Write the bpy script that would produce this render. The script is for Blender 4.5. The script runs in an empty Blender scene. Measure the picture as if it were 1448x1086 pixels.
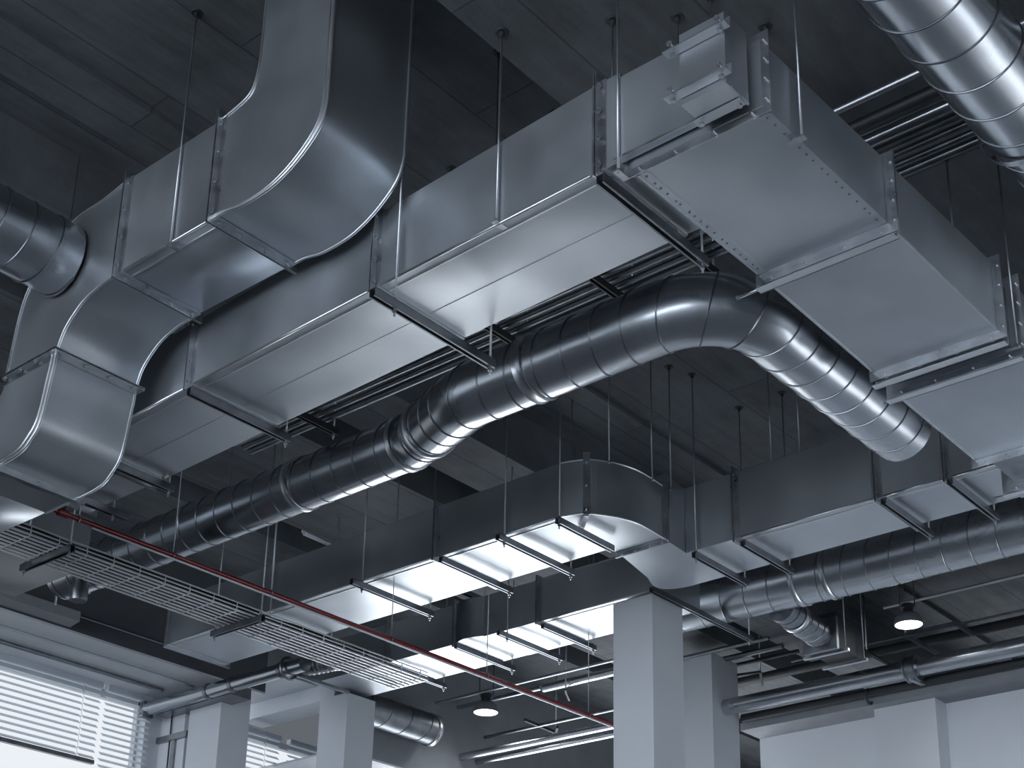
import bpy, bmesh, math, random
from mathutils import Vector, Matrix
random.seed(7)
scn = bpy.context.scene
COL = scn.collection

# ------------------------------------------------------------------ survey
U = 4.0                                   # metres per survey unit (height of the big duct's underside above the eye)
EYE = Vector((0, 0, 1.6))
FPX, CX, CY = 2140.65, 724.0, 900.0       # focal length / principal point in 1448x1086 pixels
RR = Vector((0.64695595, -0.76224993, 0.02056796))
DD = Vector((0.27174517, 0.20527217, -0.94022226))
FF = Vector((0.71246232, 0.61387163, 0.33993979))

def ray(x, y): return RR*((x-CX)/FPX) + DD*((y-CY)/FPX) + FF
def at(x, y, h):
    v = ray(x, y); return EYE + v*(h*U/v.z)
def at_x(x, y, X):
    v = ray(x, y); return EYE + v*(X*U/v.x)
def at_y(x, y, Y):
    v = ray(x, y); return EYE + v*(Y*U/v.y)
def pix(P):
    q = P-EYE; d = q.dot(FF); return (CX+FPX*q.dot(RR)/d, CY+FPX*q.dot(DD)/d)
def depth(P): return (P-EYE).dot(FF)
def above(P, y):
    lo, hi = EYE.z+.2, 40.0
    for _ in range(50):
        m = (lo+hi)/2
        if pix(Vector((P.x, P.y, m)))[1] > y: lo = m
        else: hi = m
    return m
def M(x, y, h): return Vector((x*U, y*U, 1.6+h*U))
def Z(h): return 1.6+h*U
EDGE = .972*U
C_NEAR, C_FAR = Z(1.262), Z(1.43)
def ceil_z(P): return C_NEAR if P.y < EDGE else C_FAR

# ------------------------------------------------------------------ materials
def nodes_of(name):
    m = bpy.data.materials.new(name); m.use_nodes = True
    nt = m.node_tree; nt.nodes.clear()
    out = nt.nodes.new('ShaderNodeOutputMaterial'); b = nt.nodes.new('ShaderNodeBsdfPrincipled')
    nt.links.new(b.outputs[0], out.inputs[0])
    return m, nt, b
def coords(nt, scale=(1, 1, 1), rot=(0, 0, 0)):
    tc = nt.nodes.new('ShaderNodeTexCoord'); mp = nt.nodes.new('ShaderNodeMapping')
    mp.inputs['Scale'].default_value = scale; mp.inputs['Rotation'].default_value = rot
    nt.links.new(tc.outputs['Object'], mp.inputs[0]); return mp.outputs[0]
def noise(nt, vec, scale, detail=4, rough=.55):
    n = nt.nodes.new('ShaderNodeTexNoise'); n.inputs['Scale'].default_value = scale
    n.inputs['Detail'].default_value = detail; n.inputs['Roughness'].default_value = rough
    nt.links.new(vec, n.inputs['Vector']); return n.outputs['Fac']
def ramp(nt, fac, a, b, pa=.35, pb=.65):
    r = nt.nodes.new('ShaderNodeValToRGB'); e = r.color_ramp.elements
    e[0].position, e[1].position = pa, pb
    e[0].color = (*a, 1); e[1].color = (*b, 1)
    nt.links.new(fac, r.inputs[0]); return r.outputs[0]
def mapr(nt, fac, lo, hi, a=.3, b=.7):
    r = nt.nodes.new('ShaderNodeMapRange'); r.inputs[1].default_value = a; r.inputs[2].default_value = b
    r.inputs[3].default_value = lo; r.inputs[4].default_value = hi
    nt.links.new(fac, r.inputs[0]); return r.outputs[0]
def bump(nt, b, h, strength, dist=.01):
    n = nt.nodes.new('ShaderNodeBump'); n.inputs['Strength'].default_value = strength
    n.inputs['Distance'].default_value = dist
    nt.links.new(h, n.inputs['Height']); nt.links.new(n.outputs[0], b.inputs['Normal'])

def metal(name, c1, c2, r1, r2, bstr=.05, scale=3.0, fine=70.0, wave=0.0, wscale=1.1, metallic=1.0):
    """sheet metal: soft tonal mottling, fine grain in the gloss, and (wave) a gentle oil-can undulation"""
    m, nt, b = nodes_of(name); v = coords(nt)
    n1 = noise(nt, v, scale, 3 if bstr else 1, .5); n2 = noise(nt, v, fine, 4 if bstr else 0, .65)
    mix = nt.nodes.new('ShaderNodeMath'); mix.operation = 'MULTIPLY_ADD'
    nt.links.new(n2, mix.inputs[0]); mix.inputs[1].default_value = .3; nt.links.new(n1, mix.inputs[2])
    nt.links.new(ramp(nt, mix.outputs[0], c1, c2, .40, .90), b.inputs['Base Color'])
    nt.links.new(mapr(nt, mix.outputs[0], r1, r2, .40, .90), b.inputs['Roughness'])
    b.inputs['Metallic'].default_value = metallic
    bp = nt.nodes.new('ShaderNodeBump'); bp.inputs['Strength'].default_value = bstr; bp.inputs['Distance'].default_value = .004
    nt.links.new(n2, bp.inputs['Height'])
    if wave:
        w = noise(nt, v, wscale, 1, .4)
        b2 = nt.nodes.new('ShaderNodeBump'); b2.inputs['Strength'].default_value = 1.0; b2.inputs['Distance'].default_value = wave
        nt.links.new(w, b2.inputs['Height']); nt.links.new(b2.outputs[0], bp.inputs['Normal'])
    nt.links.new(bp.outputs[0] if bstr or not wave else b2.outputs[0], b.inputs['Normal'])
    return m
def plain(name, c, rough=.6, metallic=0, c2=None, scale=4, bstr=0):
    m, nt, b = nodes_of(name); v = coords(nt)
    n = noise(nt, v, scale, 6, .6)
    nt.links.new(ramp(nt, n, c, c2 or tuple(x*.88 for x in c)), b.inputs['Base Color'])
    b.inputs['Roughness'].default_value = rough; b.inputs['Metallic'].default_value = metallic
    if bstr: bump(nt, b, n, bstr, .02)
    return m
def glow(name, c, s):
    m = bpy.data.materials.new(name); m.use_nodes = True; nt = m.node_tree; nt.nodes.clear()
    out = nt.nodes.new('ShaderNodeOutputMaterial'); e = nt.nodes.new('ShaderNodeEmission')
    e.inputs[0].default_value = (*c, 1); e.inputs[1].default_value = s
    nt.links.new(e.outputs[0], out.inputs[0]); return m

MAT = {}
MAT['duct'] = metal('galvanised_sheet', (.47, .50, .535), (.58, .61, .645), .33, .44, .10, 2.2, 75, .09, .9, .92)
MAT['spiral'] = metal('spiral_duct_sheet', (.46, .485, .52), (.56, .585, .62), .24, .28, 0, 2.0, 9, .014, 2.2, 1.0)
MAT['seam'] = metal('seam_metal', (.20, .21, .235), (.27, .285, .31), .28, .36, .0)
MAT['zinc'] = metal('zinc_steel', (.50, .52, .55), (.68, .70, .73), .26, .40, .08, 9.0)
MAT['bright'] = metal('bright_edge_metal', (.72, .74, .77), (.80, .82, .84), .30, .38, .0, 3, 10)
MAT['steel'] = metal('dull_steel', (.22, .235, .255), (.32, .335, .36), .32, .42, .0, 9.0, 20)
MAT['dark'] = plain('dark_painted_steel', (.026, .029, .033), .55, 0)
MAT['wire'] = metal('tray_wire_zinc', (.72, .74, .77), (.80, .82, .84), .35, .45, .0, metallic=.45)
MAT['rod'] = metal('rod_steel', (.46, .48, .51), (.60, .62, .65), .35, .45, .0)
MAT['white'] = plain('white_plaster', (.66, .685, .72), .75, 0, (.63, .655, .69), 2.0)
MAT['grey'] = plain('grey_plaster', (.27, .285, .305), .8)
MAT['bulk'] = plain('dark_bulkhead_paint', (.085, .092, .10), .8)
MAT['soffit'] = plain('pale_soffit_board', (.68, .70, .73), .6, 0, (.56, .58, .61), 1.2)
MAT['red'] = plain('red_pipe_paint', (.20, .012, .018), .16)
MAT['blind'] = plain('white_blind_slat', (.66, .69, .73), .55)
def make_blind():
    m, nt, b = nodes_of('white_blind_slat'); out = [n for n in nt.nodes if n.type == 'OUTPUT_MATERIAL'][0]
    b.inputs['Base Color'].default_value = (.72, .745, .78, 1); b.inputs['Roughness'].default_value = .55
    t = nt.nodes.new('ShaderNodeBsdfTranslucent'); t.inputs[0].default_value = (.80, .84, .88, 1)
    mx = nt.nodes.new('ShaderNodeMixShader'); mx.inputs[0].default_value = .8
    nt.links.new(b.outputs[0], mx.inputs[1]); nt.links.new(t.outputs[0], mx.inputs[2]); nt.links.new(mx.outputs[0], out.inputs[0])
    return m
MAT['blind'] = make_blind()
MAT['frame'] = plain('window_frame_paint', (.60, .63, .67), .5)
MAT['black'] = plain('black_rubber', (.012, .013, .015), .6)
MAT['lampbody'] = plain('grey_lamp_enamel', (.16, .17, .185), .45)
MAT['sky'] = glow('window_daylight', (.90, .95, 1.0), 6.5)
MAT['sky_side'] = glow('window_daylight_side', (.90, .95, 1.0), 3.6)  # glow of the added, unseen window band that brightens the duct bends
MAT['sky_blind'] = glow('window_daylight_behind_blinds', (.90, .95, 1.0), .85)
MAT['lamp'] = glow('lamp_glow', (.95, .98, 1.0), 9.0)

def make_concrete():
    m, nt, b = nodes_of('board_marked_concrete')
    v = coords(nt)
    n1 = noise(nt, v, .9, 8, .65)
    n2 = noise(nt, coords(nt, (1.0, 6.0, 1.0)), 1.6, 6, .7)
    n3 = noise(nt, v, 14, 5, .6)
    mx = nt.nodes.new('ShaderNodeMath'); mx.operation = 'MULTIPLY_ADD'
    nt.links.new(n2, mx.inputs[0]); mx.inputs[1].default_value = .6; nt.links.new(n1, mx.inputs[2])
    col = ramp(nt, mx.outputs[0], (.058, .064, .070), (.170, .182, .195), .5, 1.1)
    br = nt.nodes.new('ShaderNodeTexBrick')
    br.inputs['Scale'].default_value = 1.0; br.inputs['Mortar Size'].default_value = .007
    br.inputs['Mortar Smooth'].default_value = .4
    br.inputs['Brick Width'].default_value = 2.4; br.inputs['Row Height'].default_value = .62
    br.inputs['Color1'].default_value = (1, 1, 1, 1); br.inputs['Color2'].default_value = (.86, .86, .86, 1)
    br.inputs['Mortar'].default_value = (.55, .55, .55, 1)
    nt.links.new(v, br.inputs['Vector'])
    mul = nt.nodes.new('ShaderNodeMix'); mul.data_type = 'RGBA'; mul.blend_type = 'MULTIPLY'; mul.inputs[0].default_value = 1.0
    nt.links.new(col, mul.inputs[6]); nt.links.new(br.outputs['Color'], mul.inputs[7])
    nt.links.new(mul.outputs[2], b.inputs['Base Color'])
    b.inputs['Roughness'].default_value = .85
    s = nt.nodes.new('ShaderNodeMath'); s.operation = 'MULTIPLY_ADD'
    nt.links.new(n3, s.inputs[0]); s.inputs[1].default_value = .35; nt.links.new(mx.outputs[0], s.inputs[2])
    s2 = nt.nodes.new('ShaderNodeMath'); s2.operation = 'MULTIPLY_ADD'
    nt.links.new(br.outputs['Fac'], s2.inputs[0]); s2.inputs[1].default_value = -.5; nt.links.new(s.outputs[0], s2.inputs[2])
    bump(nt, b, s2.outputs[0], .30, .02)
    return m
MAT['concrete'] = make_concrete()
MAT['floor'] = plain('polished_concrete_floor', (.33, .345, .365), .45, 0, (.26, .275, .29), .7)

# ------------------------------------------------------------------ mesh builder
class MB:
    def __init__(self): self.v = []; self.f = []; self.s = []
    def add(self, vs, fs, smooth=False):
        o = len(self.v); self.v += [Vector(p) for p in vs]
        for f in fs: self.f.append([i+o for i in f]); self.s.append(smooth)
        return self
    def hexa(self, p):        # p: 4 lower corners then 4 upper corners
        return self.add(p, [(0, 3, 2, 1), (4, 5, 6, 7), (0, 1, 5, 4), (1, 2, 6, 5), (2, 3, 7, 6), (3, 0, 4, 7)])
    def box(self, a, b):
        x0, y0, z0 = a; x1, y1, z1 = b
        return self.hexa([(x0, y0, z0), (x1, y0, z0), (x1, y1, z0), (x0, y1, z0), (x0, y0, z1), (x1, y0, z1), (x1, y1, z1), (x0, y1, z1)])
    def bar(self, P, Q, w, h, up=Vector((0, 0, 1)), off=(0, 0)):   # w sideways, h along up; off shifts (side, up)
        P, Q = Vector(P), Vector(Q); d = (Q-P).normalized(); s = d.cross(Vector(up)).normalized(); u = s.cross(d).normalized()
        o = s*off[0]+u*off[1]; a, c = s*(w/2), u*(h/2)
        return self.hexa([P+o-a-c, P+o+a-c, Q+o+a-c, Q+o-a-c, P+o-a+c, P+o+a+c, Q+o+a+c, Q+o-a+c])
    def prism(self, poly, z0, z1, smooth_idx=()):
        n = len(poly)
        self.add([(p[0], p[1], z0) for p in poly] + [(p[0], p[1], z1) for p in poly],
                 [tuple(range(n))[::-1], tuple(range(n, 2*n))])
        for i in range(n):
            j = (i+1) % n
            a, b = poly[i], poly[j]
            self.add([(a[0], a[1], z0), (b[0], b[1], z0), (b[0], b[1], z1), (a[0], a[1], z1)], [(0, 1, 2, 3)])
        return self
    def sweep(self, pts, rad, n=16, caps=True, smooth=True, closed=False):
        pts = [Vector(p) for p in pts]; N = len(pts)
        if not hasattr(rad, '__len__'): rad = [rad]*N
        T = []
        for i in range(N):
            a = pts[i-1] if (i > 0 or closed) else pts[i]; b = pts[(i+1) % N] if (i < N-1 or closed) else pts[i]
            T.append((b-a).normalized())
        ref = Vector((0, 0, 1)) if abs(T[0].z) < .9 else Vector((1, 0, 0))
        s = T[0].cross(ref).normalized()
        vs = []; fs = []; self.fr = []
        for i in range(N):
            s = (s - T[i]*s.dot(T[i])).normalized(); u = s.cross(T[i]).normalized()
            self.fr.append((pts[i], s.copy(), u, T[i], rad[i]))
            for k in range(n):
                a = 2*math.pi*k/n
                vs.append(pts[i] + (s*math.cos(a)+u*math.sin(a))*rad[i])
        for i in range(N if closed else N-1):
            j = (i+1) % N
            for k in range(n):
                l = (k+1) % n
                fs.append((i*n+k, i*n+l, j*n+l, j*n+k))
        self.add(vs, fs, smooth)
        if caps and not closed:
            self.add(vs[:n], [tuple(range(n))]); self.add(vs[-n:], [tuple(range(n))[::-1]])
        return self
    def cyl(self, P, Q, r, n=12, r2=None): return self.sweep([P, Q], [r, r if r2 is None else r2], n)
    def lathe(self, P, prof, n=32):          # vertical axis, prof: (r, z) list
        vs = []; fs = []
        for r, z in prof:
            for k in range(n):
                a = 2*math.pi*k/n; vs.append((P[0]+r*math.cos(a), P[1]+r*math.sin(a), P[2]+z))
        for i in range(len(prof)-1):
            for k in range(n):
                l = (k+1) % n; fs.append((i*n+k, i*n+l, (i+1)*n+l, (i+1)*n+k))
        return self.add(vs, fs, True)
    def build(self, name, mat):
        lo = [min(p[k] for p in self.v) for k in range(3)]; hi = [max(p[k] for p in self.v) for k in range(3)]
        base = Vector(((lo[0]+hi[0])/2, (lo[1]+hi[1])/2, lo[2]))
        o = mesh_object(self, name, mat, base); o.location = base; BASE[o.name] = base
        return o
BASE = {}
def mesh_object(mb, name, mat, base):
    me = bpy.data.meshes.new(name)
    me.from_pydata([tuple(p-base) for p in mb.v], [], mb.f)
    me.polygons.foreach_set('use_smooth', mb.s); me.update()
    bm = bmesh.new(); bm.from_mesh(me); bmesh.ops.remove_doubles(bm, verts=bm.verts, dist=1e-5)
    bmesh.ops.recalc_face_normals(bm, faces=bm.faces)
    for e in bm.edges:
        if len(e.link_faces) == 2 and e.calc_face_angle(0) > .6: e.smooth = False
    bm.to_mesh(me); bm.free()
    me.materials.append(mat)
    o = bpy.data.objects.new(name, me); COL.objects.link(o)
    return o
def part(mb, name, mat, parent):
    base = BASE[parent.name]
    o = mesh_object(mb, name, mat, base); o.parent = parent; BASE[o.name] = base
    return o
def tag(o, label, cat, group=None):
    o['label'] = label; o['category'] = cat
    if group: o['group'] = group
    return o
def thing(name, label, cat, loc, group=None):
    o = bpy.data.objects.new(name, None); COL.objects.link(o); o.location = loc; o.empty_display_size = .1
    BASE[o.name] = Vector(loc)
    return tag(o, label, cat, group)
def solo(mb, name, mat, label, cat, group=None):
    return tag(mb.build(name, mat), label, cat, group)
def struct(mb, name, mat):
    o = mb.build(name, mat); o['kind'] = 'structure'; return o

# shared small hardware: one mesh each, copied
def hw_mesh(name, build, mat):
    mb = MB(); build(mb); me = bpy.data.meshes.new(name)
    me.from_pydata([tuple(p) for p in mb.v], [], mb.f); me.polygons.foreach_set('use_smooth', mb.s); me.update()
    bm = bmesh.new(); bm.from_mesh(me); bmesh.ops.recalc_face_normals(bm, faces=bm.faces); bm.to_mesh(me); bm.free()
    me.materials.append(mat); return me
def _bolt(mb):
    mb.sweep([(0, 0, -.016), (0, 0, -.007)], .012, 6, smooth=False); mb.sweep([(0, 0, -.007), (0, 0, .0)], .006, 8)
    mb.sweep([(0, 0, .0), (0, 0, .018)], .006, 8)
BOLT = hw_mesh('bolt', _bolt, MAT['zinc'])
def _screw(mb): mb.sweep([(0, 0, -.003), (0, 0, 0)], [.004, .0065], 8)
SCREW = hw_mesh('screw', _screw, MAT['steel'])
def _nut(mb): mb.sweep([(0, 0, -.007), (0, 0, .007)], .011, 6, smooth=False)
NUT = hw_mesh('nut', _nut, MAT['zinc'])
def _anchor(mb): mb.sweep([(0, 0, -.03), (0, 0, -.006)], .013, 10); mb.sweep([(0, 0, -.006), (0, 0, 0)], [.028, .034], 14)
ANCHOR = hw_mesh('ceiling_anchor', _anchor, MAT['dark'])
def inst(me, name, P, parent, axis=None):
    o = bpy.data.objects.new(name, me); COL.objects.link(o); o.parent = parent
    o.location = Vector(P)-BASE[parent.name]
    if axis is not None: o.rotation_mode = 'QUATERNION'; o.rotation_quaternion = Vector(axis).to_track_quat('Z', 'Y')
    BASE[o.name] = BASE[parent.name]
    return o
UP = Vector((0, 0, 1))

# ------------------------------------------------------------------ rectangular ducts
class St:                                  # one cross-section: bottom front corner, bottom back corner, top height
    def __init__(s, F, B, zt): s.F, s.B, s.zt = Vector(F), Vector(B), zt
    @property
    def w(s): return (s.B-s.F)
    def corners(s): return [s.F, s.B, Vector((s.B.x, s.B.y, s.zt)), Vector((s.F.x, s.F.y, s.zt))]
def loft(mb, sts, closed_ends=True):
    cs = [s.corners() for s in sts]
    for a, b in zip(cs[:-1], cs[1:]):
        for i in range(4):
            j = (i+1) % 4; mb.add([a[i], a[j], b[j], b[i]], [(0, 1, 2, 3)])
    if closed_ends: mb.add(cs[0], [(0, 1, 2, 3)]); mb.add(cs[-1], [(3, 2, 1, 0)])
    return mb
def frame_ring(mb, s, t, ta, tb, oi, oo):  # rectangular ring round a cross-section
    w = s.w.normalized(); F, B = s.F, s.B
    def loop(o, tt):
        return [F-w*o-UP*o+t*tt, B+w*o-UP*o+t*tt, Vector((B.x, B.y, s.zt))+w*o+UP*o+t*tt, Vector((F.x, F.y, s.zt))-w*o+UP*o+t*tt]
    A, Bo, C, D = loop(oi, ta), loop(oo, ta), loop(oi, tb), loop(oo, tb)
    for i in range(4):
        j = (i+1) % 4
        mb.add([A[i], Bo[i], Bo[j], A[j], C[i], D[i], D[j], C[j]],
               [(0, 1, 2, 3), (4, 7, 6, 5), (0, 4, 5, 1), (3, 2, 6, 7), (1, 5, 6, 2), (0, 3, 7, 4)])
def flange(root, s, e=.036, g=.003, leg=.034, bolts=True, single=0, mat='zinc'):
    w = s.w.normalized(); t = UP.cross(w).normalized()
    mb = MB()
    for sg in ((1, -1) if not single else (single,)):
        frame_ring(mb, s, t, sg*g, sg*(g+.005), .0004, e)
        frame_ring(mb, s, t, sg*(g+.005), sg*(g+leg), .0004, .0054)
    fl = part(mb, 'flange', MAT[mat], root)
    if bolts:
        h = s.zt-s.F.z; L = s.w.length
        pts = [s.F-w*e*.55+UP*(h*k) for k in (.06, .36, .66, .94)] + [s.F+w*(L*k)-UP*e*.55 for k in (.07, .35, .65, .93)]
        for p in pts: inst(BOLT, 'bolt', p, fl, t)
    return fl
def corner_seam(root, a, b, line=True):   # folded lip along the lower front edge between two stations
    mb = MB()
    d = (b.F-a.F).normalized(); w = a.w.normalized()
    P, Q = a.F+d*.045, b.F-d*.045
    mb.cyl(P-w*.002, Q-w*.002, .0075, 8)
    o = part(mb, 'corner_seam', MAT['bright'], root)
    if line: part(MB().bar(P+w*.055-UP*.003, Q+w*.055-UP*.003, .007, .006), 'folded_lip', MAT['bright'], root)
    return o
def rib_line(root, a, b, k):               # shallow folded line along the underside
    P, Q = a.F.lerp(a.B, k), b.F.lerp(b.B, k); d = (Q-P).normalized()
    return part(MB().bar(P+d*.05-UP*.001, Q-d*.05-UP*.0005, .003, .002), 'standing_seam', MAT['duct'], root)

def strut(mb, P, Q, w=.041, h=.041, t=.0045, open_down=True):
    P, Q = Vector(P), Vector(Q); d = (Q-P).normalized(); s = d.cross(UP).normalized()
    z = UP*(h/2 if open_down else -h/2)
    mb.bar(P+z, Q+z, w, t)
    for sg in (1, -1):
        mb.bar(P+s*sg*(w/2-t/2), Q+s*sg*(w/2-t/2), t, h)
        mb.bar(P+s*sg*(w/2-.006)-z, Q+s*sg*(w/2-.006)-z, .009, t)
def trapeze(label, P, Q, rods, group='trapeze hangers under the ducts', mat='steel', ztop=None):
    """strut channel from P to Q; rods: fractions along it (or points) that rise to the ceiling"""
    P, Q = Vector(P), Vector(Q)
    r = thing('trapeze_hanger', label, 'hanger', (P+Q)/2, group)
    mb = MB(); strut(mb, P, Q); part(mb, 'strut_channel', MAT[mat], r)
    for k in rods:
        p = P.lerp(Q, k); zt = ztop or ceil_z(p)
        rod = part(MB().cyl(p-UP*.06, Vector((p.x, p.y, zt)), .0055, 8), 'rod', MAT['rod'], r)
        inst(NUT, 'nut', p-UP*.034, rod); inst(NUT, 'nut', p+UP*.032, rod)
        if not ztop: inst(ANCHOR, 'ceiling_anchor', Vector((p.x, p.y, zt)), rod)
    return r
def side_rod(label, P, zt=None, r=.0055, group='threaded hanger rods', towards=None):
    """hanger rod hooked on a duct's lower edge at P, rising to zt or the ceiling"""
    P = Vector(P); top = Vector((P.x, P.y, zt if zt else ceil_z(P)))
    o = thing('hanger_rod', label, 'rod', P, group)
    part(MB().cyl(P-UP*.02, top, r, 8), 'rod', MAT['rod'], o)
    inst(NUT, 'nut', P-UP*.006, o)
    if towards is not None:
        d = Vector(towards).normalized()
        part(MB().bar(P-d*.018-UP*.014, P+d*.06-UP*.014, .03, .005), 'bracket', MAT['zinc'], o)
    if zt is None: inst(ANCHOR, 'ceiling_anchor', top, o)
    return o

# ------------------------------------------------------------------ spiral ducts
def fillet(nodes, step=.05):
    """nodes: (point, radius, bend radius) -> sampled points, radii"""
    P = [Vector(n[0]) for n in nodes]; out = [(P[0], nodes[0][1])]
    for i in range(1, len(P)-1):
        a, b = (P[i-1]-P[i]).normalized(), (P[i+1]-P[i]).normalized()
        ang = math.pi-a.angle(b); R = nodes[i][2]
        if R <= 0 or ang < .01: out.append((P[i], nodes[i][1])); continue
        tl = R*math.tan(ang/2); s, e = P[i]+a*tl, P[i]+b*tl
        c = P[i] + (a+b).normalized()*(R/math.cos(ang/2))
        n = max(4, int(ang*R/step)); v0 = s-c; v1 = e-c
        for k in range(n+1):
            f = k/n; q = c + (v0*math.sin((1-f)*ang)+v1*math.sin(f*ang))/math.sin(ang)
            out.append((q, nodes[i][1]))
    out.append((P[-1], nodes[-1][1]))
    pts, rad = [], []
    for (p, r), (q, r2) in zip(out[:-1], out[1:]):
        n = max(1, int((q-p).length/step))
        for k in range(n): pts.append(p.lerp(q, k/n)); rad.append(r+(r2-r)*k/n)
    pts.append(out[-1][0]); rad.append(out[-1][1])
    return pts, rad
def spiral(label, nodes, pitch=.21, collars=(), mat='spiral', name='spiral_duct', open_end=False, ridge=.0045, group='round spiral ducts', seg=56, caps=True):
    pts, rad = fillet(nodes)
    root = thing(name, label, 'duct', pts[0], group)
    mb = MB().sweep(pts, rad, seg, caps=caps); fr = mb.fr
    part(mb, 'pipe_wall', MAT[mat], root)
    L = [0]
    for a, b in zip(pts[:-1], pts[1:]): L.append(L[-1]+(b-a).length)
    def frame(l):
        i = 0
        while i < len(L)-2 and L[i+1] < l: i += 1
        f = min(1, max(0, (l-L[i])/max(1e-6, L[i+1]-L[i])))
        A, B = fr[i], fr[i+1]
        T = A[3].lerp(B[3], f).normalized(); s = A[1].lerp(B[1], f); s = (s-T*s.dot(T)).normalized()
        return A[0].lerp(B[0], f), s, s.cross(T).normalized(), T, A[4]+(B[4]-A[4])*f
    if pitch:
        N = int(L[-1]/pitch*36); hp = []
        for k in range(N+1):
            l = L[-1]*k/N; c, s, u, T, r = frame(l); a = 2*math.pi*k/36
            hp.append(c+(s*math.cos(a)+u*math.sin(a))*(r+ridge*.3))
        part(MB().sweep(hp, ridge, 6), 'lock_seam', MAT['seam'], root)
    for l, wd in collars:
        l = l*L[-1]; cp = []; cr = []
        for dl, dr in ((-wd/2, .001), (-wd/2+.004, .012), (-wd*.2, .006), (wd*.2, .006), (wd/2-.004, .012), (wd/2, .001)):
            c, s, u, T, r = frame(l+dl); cp.append(c); cr.append(r+dr)
        part(MB().sweep(cp, cr, seg, caps=False), 'collar', MAT['zinc'], root)
    return root, frame, L[-1]
# ================================================================== big horizontal duct (runs away to the left)
def st(F, B, h, ytop=None, top=None, wdt=None):
    f = at(*F, h); b = at(*B, h) if B else f+Vector((wdt*U, 0, 0))
    if wdt: b = f+Vector((wdt*U, 0, 0))
    return St(f, b, above(f, ytop) if ytop is not None else Z(top))
W1 = .149
J00 = St(M(1.079, 2.02, 1.0), M(1.079+W1, 2.02, 1.0), Z(1.1))
d1 = [st((116, 627), None, 1.0, top=1.098, wdt=W1), st((268, 546), None, 1.0, top=1.1, wdt=W1), st((530, 408), None, 1.0, top=1.106, wdt=W1),
      st((848, 243), None, 1.0, ytop=118, wdt=W1)]
d1.append(St(M(d1[3].F.x/U, .778, 1.0), M(d1[3].B.x/U, .778, 1.0), d1[3].zt))
big = thing('rectangular_duct', 'long wide duct across the middle whose underside is brightly lit towards its far edge', 'duct', d1[2].F)
for a, b in zip(d1[:-1], d1[1:]):
    part(loft(MB(), [a, b]), 'duct_section', MAT['duct'], big)
for a, b in zip(d1[:-2], d1[1:-1]):
    corner_seam(big, a, b); rib_line(big, a, b, .55)
for s in d1[1:4]: flange(big, s)
# end panel that runs on past the near joint to the capped box
pX = d1[3].F.x-.012*U
pa, pb = at_x(866, 229, pX/U), at_x(990, 165, pX/U)
part(MB().box((pX, pb.y, (pa.z+pb.z)/2), (pX+.038, d1[4].F.y, above(Vector((pX, pb.y, pb.z)), 50))), 'end_panel', MAT['duct'], big)
part(MB().bar((pX, pb.y, (pa.z+pb.z)/2), (pX, d1[4].F.y, (pa.z+pb.z)/2), .01, .01), 'corner_seam', MAT['zinc'], big)
flange(big, d1[0], single=1, bolts=False)
# flexible neck and the last length beyond the joint
n0 = d1[0]; off = Vector((0, .06*U, 0))
def inset(s, k, dz=.03):
    w = s.w.normalized(); return St(s.F+w*k+UP*dz, s.B-w*k+UP*dz, s.zt-dz)
e0 = St(n0.F+off*.55, n0.B+off*.55, n0.zt)
part(loft(MB(), [inset(n0, .03), inset(e0, .03)]), 'flexible_collar', MAT['dark'], big)
e1 = St(e0.F+Vector((0, .155*U, 0)), e0.B+Vector((0, .155*U, 0)), e0.zt)
part(loft(MB(), [e0, e1]), 'duct_section', MAT['duct'], big)
flange(big, e0, single=-1, bolts=False); flange(big, e1, bolts=False)

# ================================================================== broad duct on the right (runs away to the right)
HR = .985
def str_(R, L, zt):   # front = right side, nearer the eye; back = left side
    f = at(*R, HR); b = at(*L, HR); b.x = f.x
    return St(f, b, zt)
r = [St(at(1078, 149, HR), at(893, 240, HR), 0)]
ZR0, ZR1 = Z(1.064), Z(1.083)
r0 = str_((1078, 149), (893, 240), ZR0); r1 = str_((1260, 320), (1082, 395), Z(1.070)); r2 = str_((1414, 470), (1240, 530), ZR1)
r2b = str_((1440, 494), (1262, 553), ZR1)
yR, yL = r2b.F.y, r2b.B.y
def strx(px, py, zt=ZR1):
    p = at(px, py, HR); return St((p.x, yR, Z(HR)), (p.x, yL, Z(HR)), zt)
r3, r3b, r4 = strx(1384, 653), strx(1420, 690), St((2.06*U, yR, Z(HR)), (2.06*U, yL, Z(HR)), ZR1)
right = thing('rectangular_duct', 'broad duct with a screwed underside rim, heading right beside the round elbow', 'duct', r1.F)
for a, b in ((r0, r1), (r1, r2), (r2b, r3), (r3b, r4)):
    part(loft(MB(), [a, b]), 'duct_section', MAT['duct'], right)
for a, b in ((r2, r2b), (r3, r3b)):
    part(loft(MB(), [inset(a, .035), inset(b, .035)]), 'flexible_collar', MAT['steel'], right)
for s_, sg in ((r0, -1), (r1, 0), (r2, 1), (r2b, -1), (r3, 1), (r3b, -1)): flange(right, s_, single=sg)
def screw_rim(a, b, side, n, inset_d=.045):
    mb = MB(); w = a.w.normalized(); d = (b.F-a.F).normalized()
    if side == 0: P, Q, s = a.F, b.F, w
    else: P, Q, s = a.B, b.B, -w
    P, Q = P+d*.05, Q-d*.05
    mb.bar(P+s*inset_d*.5-UP*.001, Q+s*inset_d*.5-UP*.001, inset_d, .003)
    mb.bar(P, Q, .010, .010)
    rim = part(mb, 'corner_seam', MAT['duct'], right)
    for k in range(n):
        q = P.lerp(Q, (k+.5)/n+random.uniform(-.012, .012))
        inst(SCREW, 'screw', q+s*inset_d*.5-UP*.003, rim)
screw_rim(r0, r1, 0, 16); screw_rim(r0, r1, 1, 18)
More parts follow.
